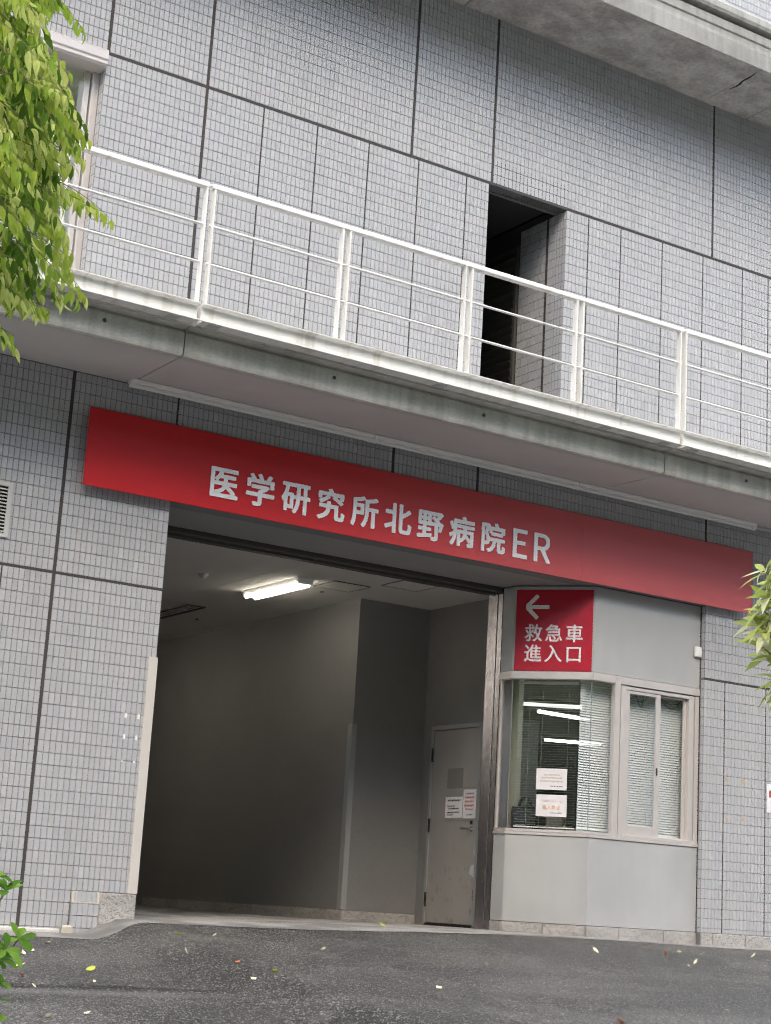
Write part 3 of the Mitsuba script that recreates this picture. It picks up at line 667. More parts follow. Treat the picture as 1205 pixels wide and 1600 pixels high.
# ------------------------------------------------------------------ writing
GLYPHS = {'医':[[[17,20,226,229,229,226,115,114,109,210,213,213,211,150,150,221,224,224,221,161,160,184,210,214,209,231,234,234,231,20,17,192,195,195,192,169,166,166,160,150,149,146,124,122,121,100,99,96,74,71,71,70,52,29,21,13,13,11,-14,-16,-16,-13],[92,93,182,172,139,118,14,13,14,25,51,29],[71,120,120,91,100,99,121,121],[47,56,49,49,52,70,94,109,115,52,47,14,14,22,27,30,35,47,60,71,71,75],[47,49,71,77,84,47,119,118,141,150,166,166],[47,49,52,67,68,51,48,96,95,99,99,100,110,114]]],'学':[[[8,8,12,103,104,106,127,126,53,49,49,52,179,194,193,165,139,139,229,233,233,229,135,135,132,123,104,70,67,66,59,59,62,104,104,12,48,67,72,72,84,88,96,98,98,101,123,126,127,115,108,87,74,72,72,67,47,43,43,-1,-13,-21,-25,-25,-23,-17,-5,1,4,4,43,43]],[[13,13,17,48,42,33,32,36,50,56,63,77,82,110,111,105,96,96,99,112,120,125,134,143,160,173,183,185,192,211,213,211,197,197,225,229,229,225,202,199,199,197,44,42,42,39,17,112,164,168,168,179,189,195,199,205,205,198,179,168,168,170,182,195,201,204,209,210,205,190,168,168,184,204,206,206,199,195,189,171,168,168,163,113,108,108,111,138,140,140,138,111,108,108]]],'研':[[[2,2,10,24,35,34,10,7,6,8,99,103,107,228,231,232,230,209,209,233,236,236,233,209,209,207,185,180,180,154,152,149,141,126,114,109,97,93,93,107,114,122,123,99,99,97,50,50,44,28,23,23,21,18,12,76,82,92,123,165,166,166,168,190,194,195,190,195,195,192,171,167,165,109,108,105,82,79,78,-23,-25,-26,-22,79,79,78,42,13,-15,-27,-26,-17,-13,-7,10,26,59,79,79,10,6,5,-11,-15,-15,-12,56,57,53,54],[153,180,180,153,109,108,166,166],[64,54,95,99,100,124,124,107,103,99,166,121,121,116,107,108,166,166,171,166],[51,50,70,71,69,93,34,33,91,93]]],'究':[[[7,10,34,53,64,78,85,84,24,22,23,27,87,87,90,114,117,118,179,182,183,206,208,208,211,217,227,235,237,236,233,230,224,214,169,162,157,153,153,117,113,105,99,85,71,45,24,8,-6,0,8,18,26,42,59,63,64,67,90,92,92,111,114,114,111,92,92,90,7,7,18,39,43,43,37,35,32,12,-4,-11,-18,-22,-21,-18,-13,-1,63,63,44,26,17,3,-7,-20,-26,-9]],[[12,12,16,101,102,95,95,98,119,125,139,224,228,228,225,222,205,224,224,207,200,166,131,130,140,139,102,102,112,113,111,71,40,33,23,18,19,64,80,84,43,42,42,39,16,135,176,182,182,185,196,202,205,210,207,182,182,177,135,131,130,129,115,110,95,97,120,137,143,152,154,154,152,147,141,138,111,96,96,106,113,118,139,149,154,154,152,132,129,129],[160,194,197,197,153,134,134,154]]],'所':[[[1,1,10,16,18,18,21,67,87,104,109,114,124,181,211,215,220,231,231,229,199,156,153,153,232,236,236,233,208,208,206,181,178,177,153,151,144,132,121,114,108,91,92,101,112,120,122,121,116,89,47,48,109,112,112,108,46,45,40,35,27,25,17,-11,-6,15,48,93,181,184,191,196,203,202,197,182,194,205,205,201,187,180,178,168,160,158,126,126,122,101,97,96,-21,-24,-25,-22,97,97,59,25,-3,-19,-26,-26,-11,-4,5,25,56,76,177,174,166,159,147,147,144,68,64,64,40,11,-6,-24,-26,-25],[47,83,83,47,93,92,119,119]]],'北':[[[130,133,157,160,160,182,213,217,233,233,221,160,160,162,205,209,210,211,213,219,223,239,240,236,229,217,204,152,140,133,130,200,203,203,200,129,142,167,166,148,142,132,94,14,9,9,23,49,57,59,60,56,49,40,6,-10,-19,-21,-20,-15,-6,5]],[[2,3,9,34,71,71,13,9,10,13,71,72,77,99,102,101,97,75,72,71,22,14,11,27,32,36,44,60,117,117,122,144,147,147,201,204,203,197,-21,-24,-24,-21,27,6,5,7]]],'野':[[[5,3,6,50,54,54,15,11,11,14,54,54,15,11,11,15,123,126,220,234,235,227,211,197,197,204,214,222,236,239,238,225,218,215,198,192,192,203,189,189,188,181,168,133,129,123,10,6,-11,9,13,18,20,43,43,47,68,71,72,87,87,92,191,196,196,195,196,186,180,168,149,137,135,130,118,119,115,111,104,65,49,46,49,53,59,88,89,-4,-10,-20,-25,-26,-21,0,-17,-14],[127,170,170,164,135,133,133,147,153,173,179,187,127,119,118,120,125,142,144,151,164,164,152,156,167,167],[84,129,133,133,158,159,159,126,123,84,84,124,127,127,125,84,24,29,25,4,3,5,89,89,87,87,71,71,68,46,44,43],[84,83,100,100,169,154,154,169],[100,83,83,100,127,128,114,114],[38,55,55,38,155,154,169,169],[55,38,38,55,127,128,114,114]]],'病':[[[8,2,5,36,42,43,33,28,25,18,6,6,12,23,27,31,41,43,44,49,124,119,120,124,139,147,150,160,230,235,236,232,72,73,232,234,234,229,164,165,223,227,227,224,219,213,202,175,172,170,166,166,170,198,198,194,187,181,171,152,143,123,114,110,104,104,102,80,76,75,79,134,135,72,71,63,49,40,30,24,12,9,9,18,27,34,38,36,17,12,42,62,66,80,85,102,97,97,99,123,146,151,156,161,161,158,137,137,179,181,181,197,202,205,208,208,205,181,181,179,155,152,151,142,142,138,120,115,114,102,102,98,-7,-15,-20,-23,-25,-25,-22,-12,-6,0,3,3,14,14,8,10,24,41,28,11,6,6,11,-22,-25,-26,-23,97,102,102,115,116,72,29,-3,-16,-26,-25,-14,-10,-5,4,18,35,49,50,38,38],[162,196,198,198,163,70,35,35,74,74],[104,109,124,130,133,133,104,35,35,49,60,70,74,74]]],'院':[[[13,17,78,93,94,93,143,144,135,135,137,159,167,177,232,234,234,231,215,214,211,109,106,105,89,86,85,83,72,82,90,232,235,235,233,192,192,209,211,214,220,229,235,238,236,230,224,217,182,171,164,163,150,146,141,130,117,103,84,79,73,67,66,69,90,105,116,120,119,92,88,79,63,46,41,41,38,16,13,194,198,199,190,183,178,178,180,195,202,204,210,200,178,177,173,128,124,124,110,107,107,110,124,124,128,158,156,125,109,91,91,88,66,64,62,5,5,32,35,35,29,28,25,-2,-16,-21,-23,-23,-19,-7,62,63,39,23,4,-9,-18,-26,-25,-14,-9,-4,0,8,20,40,60,63,63,47,36,31,31,34,-22,-25,-25,-22],[115,203,204,116,136,135,149,150],[42,41,59,63,64,62,54,118,60,59,63,71,85,104],[41,43,47,58,58,43,41,125,124,134,167,170,170,169]]],'E':[[[21,23,128,129,127,49,49,115,116,49,49,130,130,23,21,177,179,178,157,154,154,105,105,81,80,23,22,-3,-3,-1]]],'R':[[[21,23,99,114,122,134,139,143,144,141,137,128,118,106,147,149,147,118,76,49,49,23,21,177,179,178,174,170,160,152,139,123,107,98,87,80,75,5,1,-3,-2,72,72,-2,-3,-1],[49,86,96,106,112,115,115,112,106,92,49,97,96,98,103,110,119,135,143,149,154,155]]],'救':[[[107,108,127,145,154,164,154,146,144,140,133,130,125,115,114,123,136,146,151,155,173,175,167,231,233,233,231,217,214,207,192,209,226,233,235,223,221,217,197,177,157,140,126,121,117,-6,-2,6,19,28,43,67,96,96,87,78,78,82,91,94,106,136,172,203,205,202,198,158,158,156,137,135,135,112,82,42,18,3,0,-4,-16,-21,-22,-6,19,-3,-15,-22,-22,-15],[159,167,174,178,187,195,161,132,98,77,70,95,134,135]],[[6,6,8,60,60,58,43,31,15,16,26,33,48,57,60,60,10,9,60,61,82,84,84,109,104,86,87,102,121,129,129,120,130,132,132,130,84,84,86,107,112,127,127,124,91,123,131,131,118,113,98,84,83,81,76,60,35,29,30,55,60,60,20,16,14,32,36,38,78,84,84,77,99,119,124,129,130,112,96,95,140,140,162,163,205,205,203,163,163,172,190,195,203,185,174,171,164,163,161,143,140,140,107,106,134,134,127,122,118,80,54,46,41,29,29,46,56,-7,-12,-17,-21,-21,-5,1,0,1,49,17,17,19]]],'急':[[[181,181,183,201,209,222,230,231,215,209,198,41,44,46,52,42,20,3,-3,-11,-11,15]],[[9,12,36,56,70,74,77,99,99,94,95,158,169,172,172,155,198,200,200,198,120,120,140,151,151,149,137,131,119,96,96,103,103,36,34,35,175,176,44,42,42,44,175,176,41,39,28,24,135,140,156,176,195,204,206,201,197,189,187,188,181,178,175,148,148,145,60,57,57,55,36,21,18,16,8,7,25,48,51,55,57,57,59,78,78,93,93,95,111,113,113,127,127,129,121,120],[63,125,138,78,149,148,165,166]],[[60,82,84,84,85,157,162,164,165,166,170,188,185,182,177,165,82,73,65,60,45,46,44,6,4,3,5,11,27,29,29,21,-1,-8,-14,-19,-19,-17,-12,-1]],[[7,8,18,33,40,53,52,46,29,24,-5,0,13,45,44,37,30,17,-14,-14]]],'車':[[[10,11,107,106,35,35,106,107,20,17,18,106,107,109,129,132,133,223,223,220,132,133,206,206,133,132,230,231,229,133,131,110,107,107,12,14,35,36,49,50,147,148,160,160,162,183,183,203,205,205,202,183,182,162,160,160,148,147,50,49,36,35,14,12,12,-23,-24,-22,12,12],[132,181,182,133,71,70,88,89],[132,181,182,133,110,109,126,127],[58,107,107,58,71,70,89,89],[58,106,107,59,110,109,126,127]]],'進':[[[7,7,16,40,40,13,12,63,58,58,76,89,99,109,114,130,128,119,154,152,142,151,164,168,181,226,225,174,174,217,219,219,217,174,174,216,218,218,174,174,230,231,229,89,88,75,71,66,64,64,88,114,173,234,235,228,187,112,83,64,54,46,26,22,-2,1,10,26,88,89,112,112,118,122,140,159,177,202,202,197,187,165,165,173,193,197,199,194,165,164,144,144,125,125,122,108,105,105,87,87,85,67,66,47,46,26,24,25,118,104,104,111,110,27,13,7,6,10,4,-16,-18,-17,-10,2,5,2,-21,-21],[112,151,151,112,47,46,66,66],[112,151,151,112,88,87,105,105],[112,151,151,112,126,125,144,144]],[[11,12,24,30,56,69,70,56,51,40,184,189,198,199,176,160,156,144,142,157]]],'入':[[[7,7,9,25,36,60,81,95,106,83,68,68,80,84,100,117,129,144,169,187,213,234,234,224,220,215,196,180,161,125,112,96,78,58,28,25,-5,-2,0,8,16,39,70,101,141,168,179,183,199,199,186,168,152,127,76,47,19,5,1,-20,-20,-17,-3,13,39,108,74,44,20,0,-21,-21]]],'口':[[[27,29,213,212,190,188,187,54,52,51,28,177,180,179,-16,-16,-14,4,4,2,-17,-16],[53,52,188,188,156,28,28,156]]],'禁':[[[107,109,128,142,151,150,118,118,160,161,181,181,224,223,189,210,232,232,220,216,211,190,182,181,180,160,159,138,122,118,115,116,120,132,146,159,160,160,179,179,204,204,179,178,160,159,134,118,116,103,103,107,128,138,137,99,100,139,115,103,103,109]],[[14,15,227,226,132,131,125,107,80,78,73,110,110,41,61,60,41,41,-11,-18,-22,-22,-20,-3,-2,41]],[[157,158,169,174,212,224,224,210,206,191,24,28,35,36,7,-5,-8,-18,-18,-2]],[[41,202,202,42,94,95,76,76]],[[7,8,21,35,48,47,17,16,56,57,77,77,110,109,81,80,112,114,114,102,77,77,56,55,37,21,19,114,118,126,140,159,160,160,179,179,204,203,179,179,160,160,159,137,135,132,119,139,100,100,136,114,101,101]],[[11,12,21,40,59,78,78,74,55,30,25,21,-7,-3,1,15,36,30,27,21,1,-18,-18,-13]]],'止':[[[10,11,43,43,46,63,66,66,118,118,140,140,219,218,140,140,229,230,-9,12,13,150,151,151,149,12,12,203,203,123,122,101,101,12,12,-9]]],'一':[[[9,9,232,231,82,105,105,81]]],'般':[[[113,113,121,126,129,131,205,206,231,234,229,199,189,185,184,152,151,148,143,133,127,119,121,128,136,146,194,194,134,135,118,115,115,120,129,174,174,148,134,122,109,106]],[[8,20,25,26,9,9,27,27,53,60,68,81,81,74,74,109,110,109,138,156,137,128,123,119,118,119,213,222,220,212,203,188,207,232,232,225,220,215,200,172,151,124,121,117,110,104,95,64,59,89,88,46,45,41,31,26,22,19,-12,24,57,80,81,99,101,180,180,204,204,201,197,183,180,180,178,-3,8,21,47,65,81,81,83,101,101,97,83,60,42,22,9,0,-3,-9,-18,-18,-12,6,-9,-21,-20,-12,-5,-14,-18,-19,1,2,80,80,54,25,-11,-22,-22,-18],[145,148,158,172,177,187,197,196,80,70,52,36,40,55,79,81],[48,47,89,89,161,100,100,161]],[[51,52,58,67,79,84,84,72,68,64,64,67,70,72,51,39,34,28,28,41]],[[51,52,66,77,84,77,68,61,141,146,151,133,117,112,109,126]]],'両':[[[12,12,14,228,228,129,130,217,217,214,208,202,165,158,158,195,195,129,129,155,155,175,174,64,64,83,83,107,107,46,45,24,24,106,107,165,186,187,186,165,164,137,136,-6,-14,-19,-21,-22,-6,-2,-1,116,115,41,41,96,96,21,21,99,98,41,41,115,116,-22,-22,137,137,164]]],'・':[[[93,93,96,102,111,129,138,146,147,145,139,128,116,105,96,84,97,105,112,117,117,112,101,84,78,70,64,63,67,76]]],'タ':[[[20,21,32,55,75,94,102,105,114,131,119,117,185,196,211,211,205,196,182,170,196,181,178,154,138,119,95,72,60,43,44,70,96,119,133,133,128,86,85,100,124,146,151,170,176,180,103,78,58,41,37,92,95,101,120,142,170,186,197,196,189,169,163,163,165,156,151,140,112,85,67,45,26,26,47,31,16,1,-10,-13,2,6,15,29,46,60,63,67,94,98,112,98,82,81,113,128,142,142,111,92,79,78]]],'ク':[[[22,22,44,72,93,106,131,131,127,116,182,194,211,201,186,171,160,138,124,105,68,64,48,46,48,78,97,116,133,144,161,172,179,179,103,85,69,42,37,92,95,109,136,166,196,188,185,181,159,159,162,151,120,87,63,49,27,16,4,-13,-13,1,5,7,17,27,40,55,67,92,114,134,138,138,116,100,79,80]]],'シ':[[[34,36,58,87,111,131,162,181,194,206,209,212,221,221,209,179,156,137,120,98,50,45,12,15,19,28,39,51,75,94,110,130,130,126,110,107,90,58,39,26,16,6,-9,-8]],[[60,69,71,74,125,126,117,112,89,60,170,184,186,186,153,148,135,132,149,166]],[[23,33,37,78,90,91,81,79,76,59,113,130,132,108,100,97,81,79,79,92]]],'ー':[[[23,23,217,217,78,105,105,78]]],'の':[[[19,20,25,31,43,59,73,92,109,132,148,172,185,199,207,214,219,219,214,206,191,180,157,138,127,116,115,134,151,171,187,195,196,191,183,165,147,136,128,114,98,82,69,59,52,39,26,21,66,90,108,121,138,153,162,170,174,175,173,165,157,144,133,119,100,66,48,32,15,7,-4,-9,-10,6,11,14,19,30,48,69,94,114,128,144,151,153,107,60,29,13,8,8,10,18,37,52],[42,45,51,57,62,69,79,90,99,106,112,103,81,71,59,52,44,83,52,41,36,34,35,43,63,89,116,151,150,141,134,122,112,93]]]}
def glyph(ch, scale, depth, bold=0.0):
    polys = []
    for p in GLYPHS[ch]:
        rings = [list(zip(r[:len(r) // 2], r[len(r) // 2:])) for r in p]
        polys.append(Polygon(rings[0], rings[1:]))
    g = unary_union([p.buffer(0) for p in polys])
    if bold: g = g.buffer(bold)
    ms = [trimesh.creation.extrude_polygon(q, depth / scale, engine='earcut') for q in getattr(g, 'geoms', [g])]
    m = cat(ms); m.apply_translation((-120, -90, 0)); m.apply_scale(scale)
    return m
def write(ch, P, D, N, scale, depth, mat, parent, name='character', sx=1.0, bold=0.0):
    m = glyph(ch, scale, depth, bold); m.apply_scale((sx, 1, 1))
    return add(name, frame_of(m, P, D, EZ, N), mat, parent)

BN = thing('banner_sign', 'long red banner sign with white characters above the ambulance bay', 'sign')
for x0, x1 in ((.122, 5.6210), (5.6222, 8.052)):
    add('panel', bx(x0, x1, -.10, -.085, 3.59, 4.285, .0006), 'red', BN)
add('bracket', [bx(x - .02, x + .02, -.085, .0, 3.66, 4.22) for x in (.4, 2.0, 3.7, 5.4, 7.8)], 'dark_steel', BN)
for k, ch in enumerate('医学研究所北野病院'):
    write(ch, np.array([1.458 + k * .3776, -.1005, 3.846]), EX, -EY, .275 / 212, .008, 'letter', BN)
for ch, x in (('E', 4.838), ('R', 5.118)):
    m = glyph(ch, .292 / 179, .008); m.apply_translation((.055 if ch == 'E' else .04, 0, 0)); add('character', frame_of(m, np.array([x, -.1005, 3.848]), EX, EZ, -EY), 'letter', BN)
# arrow sign on the angled panel
AS = thing('arrow_sign', 'red sign with a white arrow on the angled panel over the booth window', 'sign')
add('panel', frame_of(bx(.018, .838, .0, .006, 2.706, 3.563, .001), O2, D2, N2, EZ), 'sign_red', AS)
for s, z, ch in ((.213, 3.104, '救'), (.430, 3.103, '急'), (.647, 3.100, '車'), (.213, 2.890, '進'), (.429, 2.888, '入'), (.647, 2.885, '口')):
    write(ch, O2 + D2 * s + N2 * .006 + EZ * z, D2, N2, .172 / 212, .003, 'letter', AS)
aw = .021
def bar(a, b, w):
    a, b = np.array(a), np.array(b); d = (b - a) / np.linalg.norm(b - a); q = np.array([-d[1], d[0]]) * w
    return Polygon([a + q, b + q, b - q, a - q])
arrow = unary_union([bar((-.118, 0), (.122, 0), aw), bar((-.1365, -.0155), (-.0, .121), aw), bar((-.1365, .0155), (-.0, -.121), aw)]).intersection(sbox(-.128, -.2, .2, .2))
am = trimesh.creation.extrude_polygon(arrow, .003, engine='earcut')
add('arrow', frame_of(am, O2 + D2 * .250 + N2 * .006 + EZ * 3.379, D2, EZ, N2), 'letter', AS)
# two notices on the angled glass
for j, (s0, s1, z0, z1, lb) in enumerate(((.297, .617, 1.484, 1.700, 'upper white notice on the angled booth glass'), (.305, .623, 1.214, 1.434, 'lower white notice with orange characters on the angled booth glass'))):
    k = thing('notice', lb, 'notice')
    add('sheet', frame_of(bx(s0, s1, -.015, -.0135, z0, z1), O2, D2, N2, EZ), 'paper', k)
    P = O2 + D2 * s0 + EZ * z0 - N2 * .0135
    w, h = s1 - s0, z1 - z0
    if j == 0:
        dashes(P, D2, N2, w, h, [(.70, .25, .75, .045), (.56, .17, .85, .05), (.40, .12, .88, .05)], 'pale_ink', k, 11, .0004)
    else:
        for q, ch in enumerate('進入禁止'):
            write(ch, P + D2 * (w * (.5 + (q - 1.5) * .15)) + EZ * h * .42, D2, N2, .042 / 212, .0012, 'orange_ink', k)
        for q, ch in enumerate('一般車両・タクシーの'):
            write(ch, P + D2 * (w * (.5 + (q - 4.5) * .072)) + EZ * h * .70, D2, N2, .021 / 212, .0012, 'pale_ink', k)
    dashes(P, D2, N2, w, h, [(.17, .46, .86, .028)], 'ink', k, 12 + j, .0004)
# poster on the tiled wall at the right edge
po = thing('poster', 'white poster with a red block on the right tiled wall', 'poster')
add('sheet', bx(8.392, 8.80, -.008, -.004, 1.462, 1.768, .001), 'paper', po)
add('red_block', bx(8.425, 8.62, -.0094, -.0075, 1.625, 1.70), 'red_ink', po)

# ------------------------------------------------------------------ balcony railing
RL = thing('balcony_railing', 'white steel balcony railing above the red banner', 'railing')
sections = [(-6.0, .512), (.548, 5.905), (5.945, 11.0)]
yr = -1.235
for x0, x1 in sections:
    add('channel', extr_x([(yr - .055, 4.852), (yr - .055, 4.860), (yr - .002, 4.866), (yr + .005, 4.874), (yr + .005, 4.986), (yr - .002, 4.994), (yr - .055, 5.0), (yr - .055, 5.010), (yr + .09, 5.010), (yr + .09, 4.852)][::-1], x0, x1), 'white_steel', RL)
    add('handrail', extr_x([(yr - .035, 6.045), (yr - .035, 6.065), (yr - .022, 6.09), (yr + .022, 6.09), (yr + .035, 6.065), (yr + .035, 6.045)][::-1], x0, x1), 'white_steel', RL, 35)
    for z in (5.715, 5.375):
        add('rail', rod((x0, yr, z), (x1, yr, z), .0125, 12), 'white_steel', RL, 40)
px = [-5.9, -4.75, -3.43, -2.105, -.785, .535, 1.89, 3.23, 4.56, 5.90 + .005, 7.26, 8.6, 9.9, 10.95]
for x in px:
    for s in (-1, 1):
        xc = x + .038 * s
        add('post', bx(xc - .0075, xc + .0075, yr - .032, yr + .032, 5.010, 6.05, .002), 'white_steel', RL)
for x in (.53, 5.925):
    add('connector', [rod((x - .06, yr - .01, 6.068), (x + .06, yr - .01, 6.068), .012, 10), bx(x - .028, x + .028, yr - .05, yr - .04, 4.855, 4.866, .002)], 'white_steel', RL)
for x in (.30, .40 + .28, 3.0, 4.95, 5.72, 6.1, 8.0):
    add('base_plate', bx(x - .055, x + .055, yr - .01, yr + .085, 4.846, 4.853, .002), 'grille', RL)

# ------------------------------------------------------------------ long tube lights under the balcony
for j, (x0, x1, lb) in enumerate(((.455, 2.985, 'unlit white tube light under the balcony, first from the tree side'), (2.995, 5.495, 'unlit white tube light under the balcony, in the middle of three'), (5.505, 8.045, 'unlit white tube light under the balcony, farthest from the tree'))):
    k = thing('tube_light', lb, 'tube light', )
    add('housing', extr_x([(-.075, 4.598), (-.18, 4.598), (-.185, 4.59), (-.165, 4.566), (-.085, 4.566)], x0, x1), 'white_plastic', k)
    add('tube', rod((x0 + .03, -.128, 4.548), (x1 - .03, -.128, 4.548), .020, 16), 'white_plastic', k, 40)
    for xe in (x0, x1):
        add('end_cap', rod((xe + (.04 if xe == x0 else -.045), -.13, 4.560), (xe + (-.004 if xe == x0 else .002), -.13, 4.560), .036, 16), 'white_plastic', k, 30)
one('conduit', rod((8.05, -.11, 4.57), (11.0, -.11, 4.57), .014, 12), m_('grille'), 'thin grey conduit running on from the last tube light', 'conduit', smooth=40)

# ------------------------------------------------------------------ small things on the walls
lg = thing('wall_louvre', 'grey louvre grille on the tiled wall at the far left', 'louvre')
add('frame', [bx(-.50, -.462, -.022, .0, 3.03, 3.50, .003), bx(-.95, -.50, -.022, .0, 3.03, 3.065, .003), bx(-.95, -.50, -.022, .0, 3.465, 3.50, .003), bx(-.99, -.95, -.022, .0, 3.03, 3.50, .003)], 'grille', lg)
add('backing', bx(-.95, -.50, -.004, .0, 3.065, 3.465), 'black', lg)
for k in range(13):
    add('slat', frame_of(bx(-.95, -.50, -.012, .012, -.0015, .0015), (0, -.012, 3.08 + k * .03), EX, np.array([0, .8, .6]), np.array([0, -.6, .8])), 'grille', lg)
sb = thing('switch_box', 'small white box at the right end of the booth panel', 'switch box')
add('box', bx(7.345, 7.435, .024, .058, 3.04, 3.15, .006), 'white_plastic', sb)
add('rim', bx(7.337, 7.443, .050, .0585, 3.032, 3.158, .002), 'dark_guard', sb)
g6 = 'white tape scraps left on the tiles by the corner guard'
for (x, z), (w, h), lb in zip([(.762, 1.681), (.881, 1.683), (.764, 1.501), (.877, 1.502), (.762, 1.295), (.878, 1.295)], [(.011, .020), (.011, .020), (.010, .022), (.010, .020), (.007, .007), (.007, .008)],
                              ['white tape scrap by the corner guard, top left of six', 'white tape scrap by the corner guard, top right of six', 'white tape scrap by the corner guard, middle left of six', 'white tape scrap by the corner guard, middle right of six', 'tiny white tape scrap by the corner guard, bottom left of six', 'tiny white tape scrap by the corner guard, bottom right of six']):
    one('tape_scrap', bx(x - w, x + w, -.0032, .0, z - h, z + h, .001), m_('tape'), lb, 'tape', g6)
for (x, z), lb in zip([(7.792, 1.764), (8.038, 1.765), (7.799, 1.364), (8.034, 1.355)], ['brown tape mark on the right tiled wall, top left of four', 'brown tape mark on the right tiled wall, top right of four', 'brown tape mark on the right tiled wall, bottom left of four', 'brown tape mark on the right tiled wall, bottom right of four']):
    w = .022 if x < 7.9 else .036
    one('tape_mark', hull([(x - w, q, z - .012) for q in (-.0032, 0)] + [(x + w, q, z - .020) for q in (-.0032, 0)] + [(x + w * .8, q, z + .016) for q in (-.0032, 0)] + [(x - w, q, z + .018) for q in (-.0032, 0)]), m_('brown_tape'), lb, 'tape', 'brown tape marks on the right tiled wall')

# ------------------------------------------------------------------ fallen leaves
fall = [(-0.102, -0.898, 'w'), (-0.521, -1.471, 'w'), (-0.393, -1.326, 'w'), (-0.732, -1.978, 'w'), (-0.871, -2.372, 'o'), (-0.251, -2.058, 'g'), (-0.415, -2.525, 'w'), (-0.908, -2.679, 'w'), (0.889, -1.076, 'g'), (1.215, -1.08, 'w'), (0.685, -1.644, 'w'), (0.823, -2.219, 'o'), (0.713, -2.672, 'w'), (-0.903, -3.555, 'w'), (-1.211, -3.696, 'w'), (3.814, 0.478, 'g'), (1.867, -1.689, 'w'), (0.886, -2.66, 'g'), (1.918, -3.202, 'w'), (3.048, -2.235, 'w'), (4.884, -1.384, 'w'), (5.821, -0.986, 'w'), (5.889, -0.97, 'w'), (5.704, -1.394, 'o'), (6.095, -1.125, 'w'), (6.201, -1.045, 'w'), (6.374, -1.178, 'w'), (5.711, -1.788, 'w'), (5.504, -1.912, 'w'), (4.162, -2.253, 'w'), (7.125, -1.097, 'w'), (3.941, -3.997, 'w'), (2.603, -4.37, 'o'), (7.077, -1.33, 'w')]
def dead_leaf(r, size):
    L, w = size, size * r.uniform(.38, .55); curl = r.uniform(.6, 1.7)
    t = np.linspace(0, 1, 6); prof = np.sin(np.pi * t ** .8) ** .8
    v = []
    for i, a in enumerate(t):
        z0 = curl * .5 * L * (a - .5) ** 2
        for s in (-1, 0, 1): v.append([(a - .5) * L, s * w / 2 * prof[i], z0 + .30 * w * abs(s) * prof[i] * r.uniform(.6, 1.2)])
    v = np.array(v); f = []
    for i in range(5):
        for s in (0, 1):
            a = i * 3 + s; f += [[a, a + 3, a + 4], [a, a + 4, a + 1]]
    return trimesh.Trimesh(v, f, process=False)
r = np.random.default_rng(21)
words = {'w': ('pale', 'dead_pale'), 'o': ('orange', 'dead_orange'), 'g': ('yellow green', 'dead_green')}
nth = 'first second third fourth fifth sixth seventh eighth ninth tenth eleventh twelfth thirteenth fourteenth fifteenth sixteenth seventeenth eighteenth nineteenth twentieth twenty-first twenty-second twenty-third twenty-fourth twenty-fifth twenty-sixth twenty-seventh twenty-eighth'.split()
def across(x, y):
    q = np.array([x, y, float(ground_z(x, y))]) - CAM
    return (q @ RGT) / (q @ FWD)
for c in 'wog':
    for n, (x, y, _) in enumerate(sorted([q for q in fall if q[2] == c], key=lambda q: across(q[0], q[1]))):
        m = dead_leaf(r, r.uniform(.052, .078) * (1.2 if c != 'w' else 1)); m.apply_transform(trimesh.transformations.euler_matrix(r.normal(0, .5), r.normal(0, .4), r.uniform(0, 6.28)))
        z = float(ground_z(x, y)); m.apply_translation((x, y, z - m.vertices[:, 2].min() + .004))
        one('fallen_leaf', m, m_(words[c][1]), f'{words[c][0]} fallen leaf on the asphalt ramp, {nth[n]} of its colour from the left', 'leaf', f'{words[c][0]} fallen leaves on the asphalt ramp')

# ------------------------------------------------------------------ plants
def leaf_mesh(L, w, fold, droop, r, blunt=False):
    """a leaf along +x, midrib sagging, halves folded up; 20 triangles"""
    t = np.array([0, .10, .28, .50, .72, .88, 1.0]); prof = np.array([0, .50, .93, 1, .66, .28, 0.0]); n = len(t)
    if blunt: prof = np.array([0, .30, .66, .96, .98, .66, 0.0])
    v = []
    for a, p in zip(t, prof):
        z = -droop * L * a * a
        x = L * (a - .12 * droop * a * a)
        wob = 1 + r.normal(0, .06)
        for s in (-1, 0, 1): v.append([x, s * w / 2 * p * wob, z + abs(s) * p * w / 2 * fold])
    f = []
    for i in range(n - 1):
        for s in (0, 1):
            a = i * 3 + s; f += [[a, a + 3, a + 4], [a, a + 4, a + 1]]
    return np.array(v), np.array(f)
def orient(v, P, d, up):
    d = d / np.linalg.norm(d); y = np.cross(up, d); y /= np.linalg.norm(y); z = np.cross(d, y)
    return P + v[:, :1] * d + v[:, 1:2] * y + v[:, 2:] * z

def plant_leaves(holder, leaves, mats, limit, r):
    """leaves: (v, f, variant); those nearest the camera and in view become parts, the rest one part"""
    def view(v):
        q = v.mean(0) - CAM; w = q @ FWD; return abs(q @ RGT / w) < .225 and abs(q @ DWN / w) < .298, w
    order = sorted(range(len(leaves)), key=lambda i: (not view(leaves[i][0])[0], view(leaves[i][0])[1]))
    for i in order[:limit]:
        v, f, k = leaves[i]
        add('leaf', trimesh.Trimesh(v, f, process=False), mats[k], holder, True)
    for k in range(len(mats)):
        rest = [leaves[i] for i in order[limit:] if leaves[i][2] == k]
        if rest:
            o = 0; vs, fs = [], []
            for v, f, _ in rest:
                vs.append(v); fs.append(f + o); o += len(v)
            key = add('foliage', trimesh.Trimesh(np.vstack(vs), np.vstack(fs), process=False), mats[k], holder, True); stuff(key)

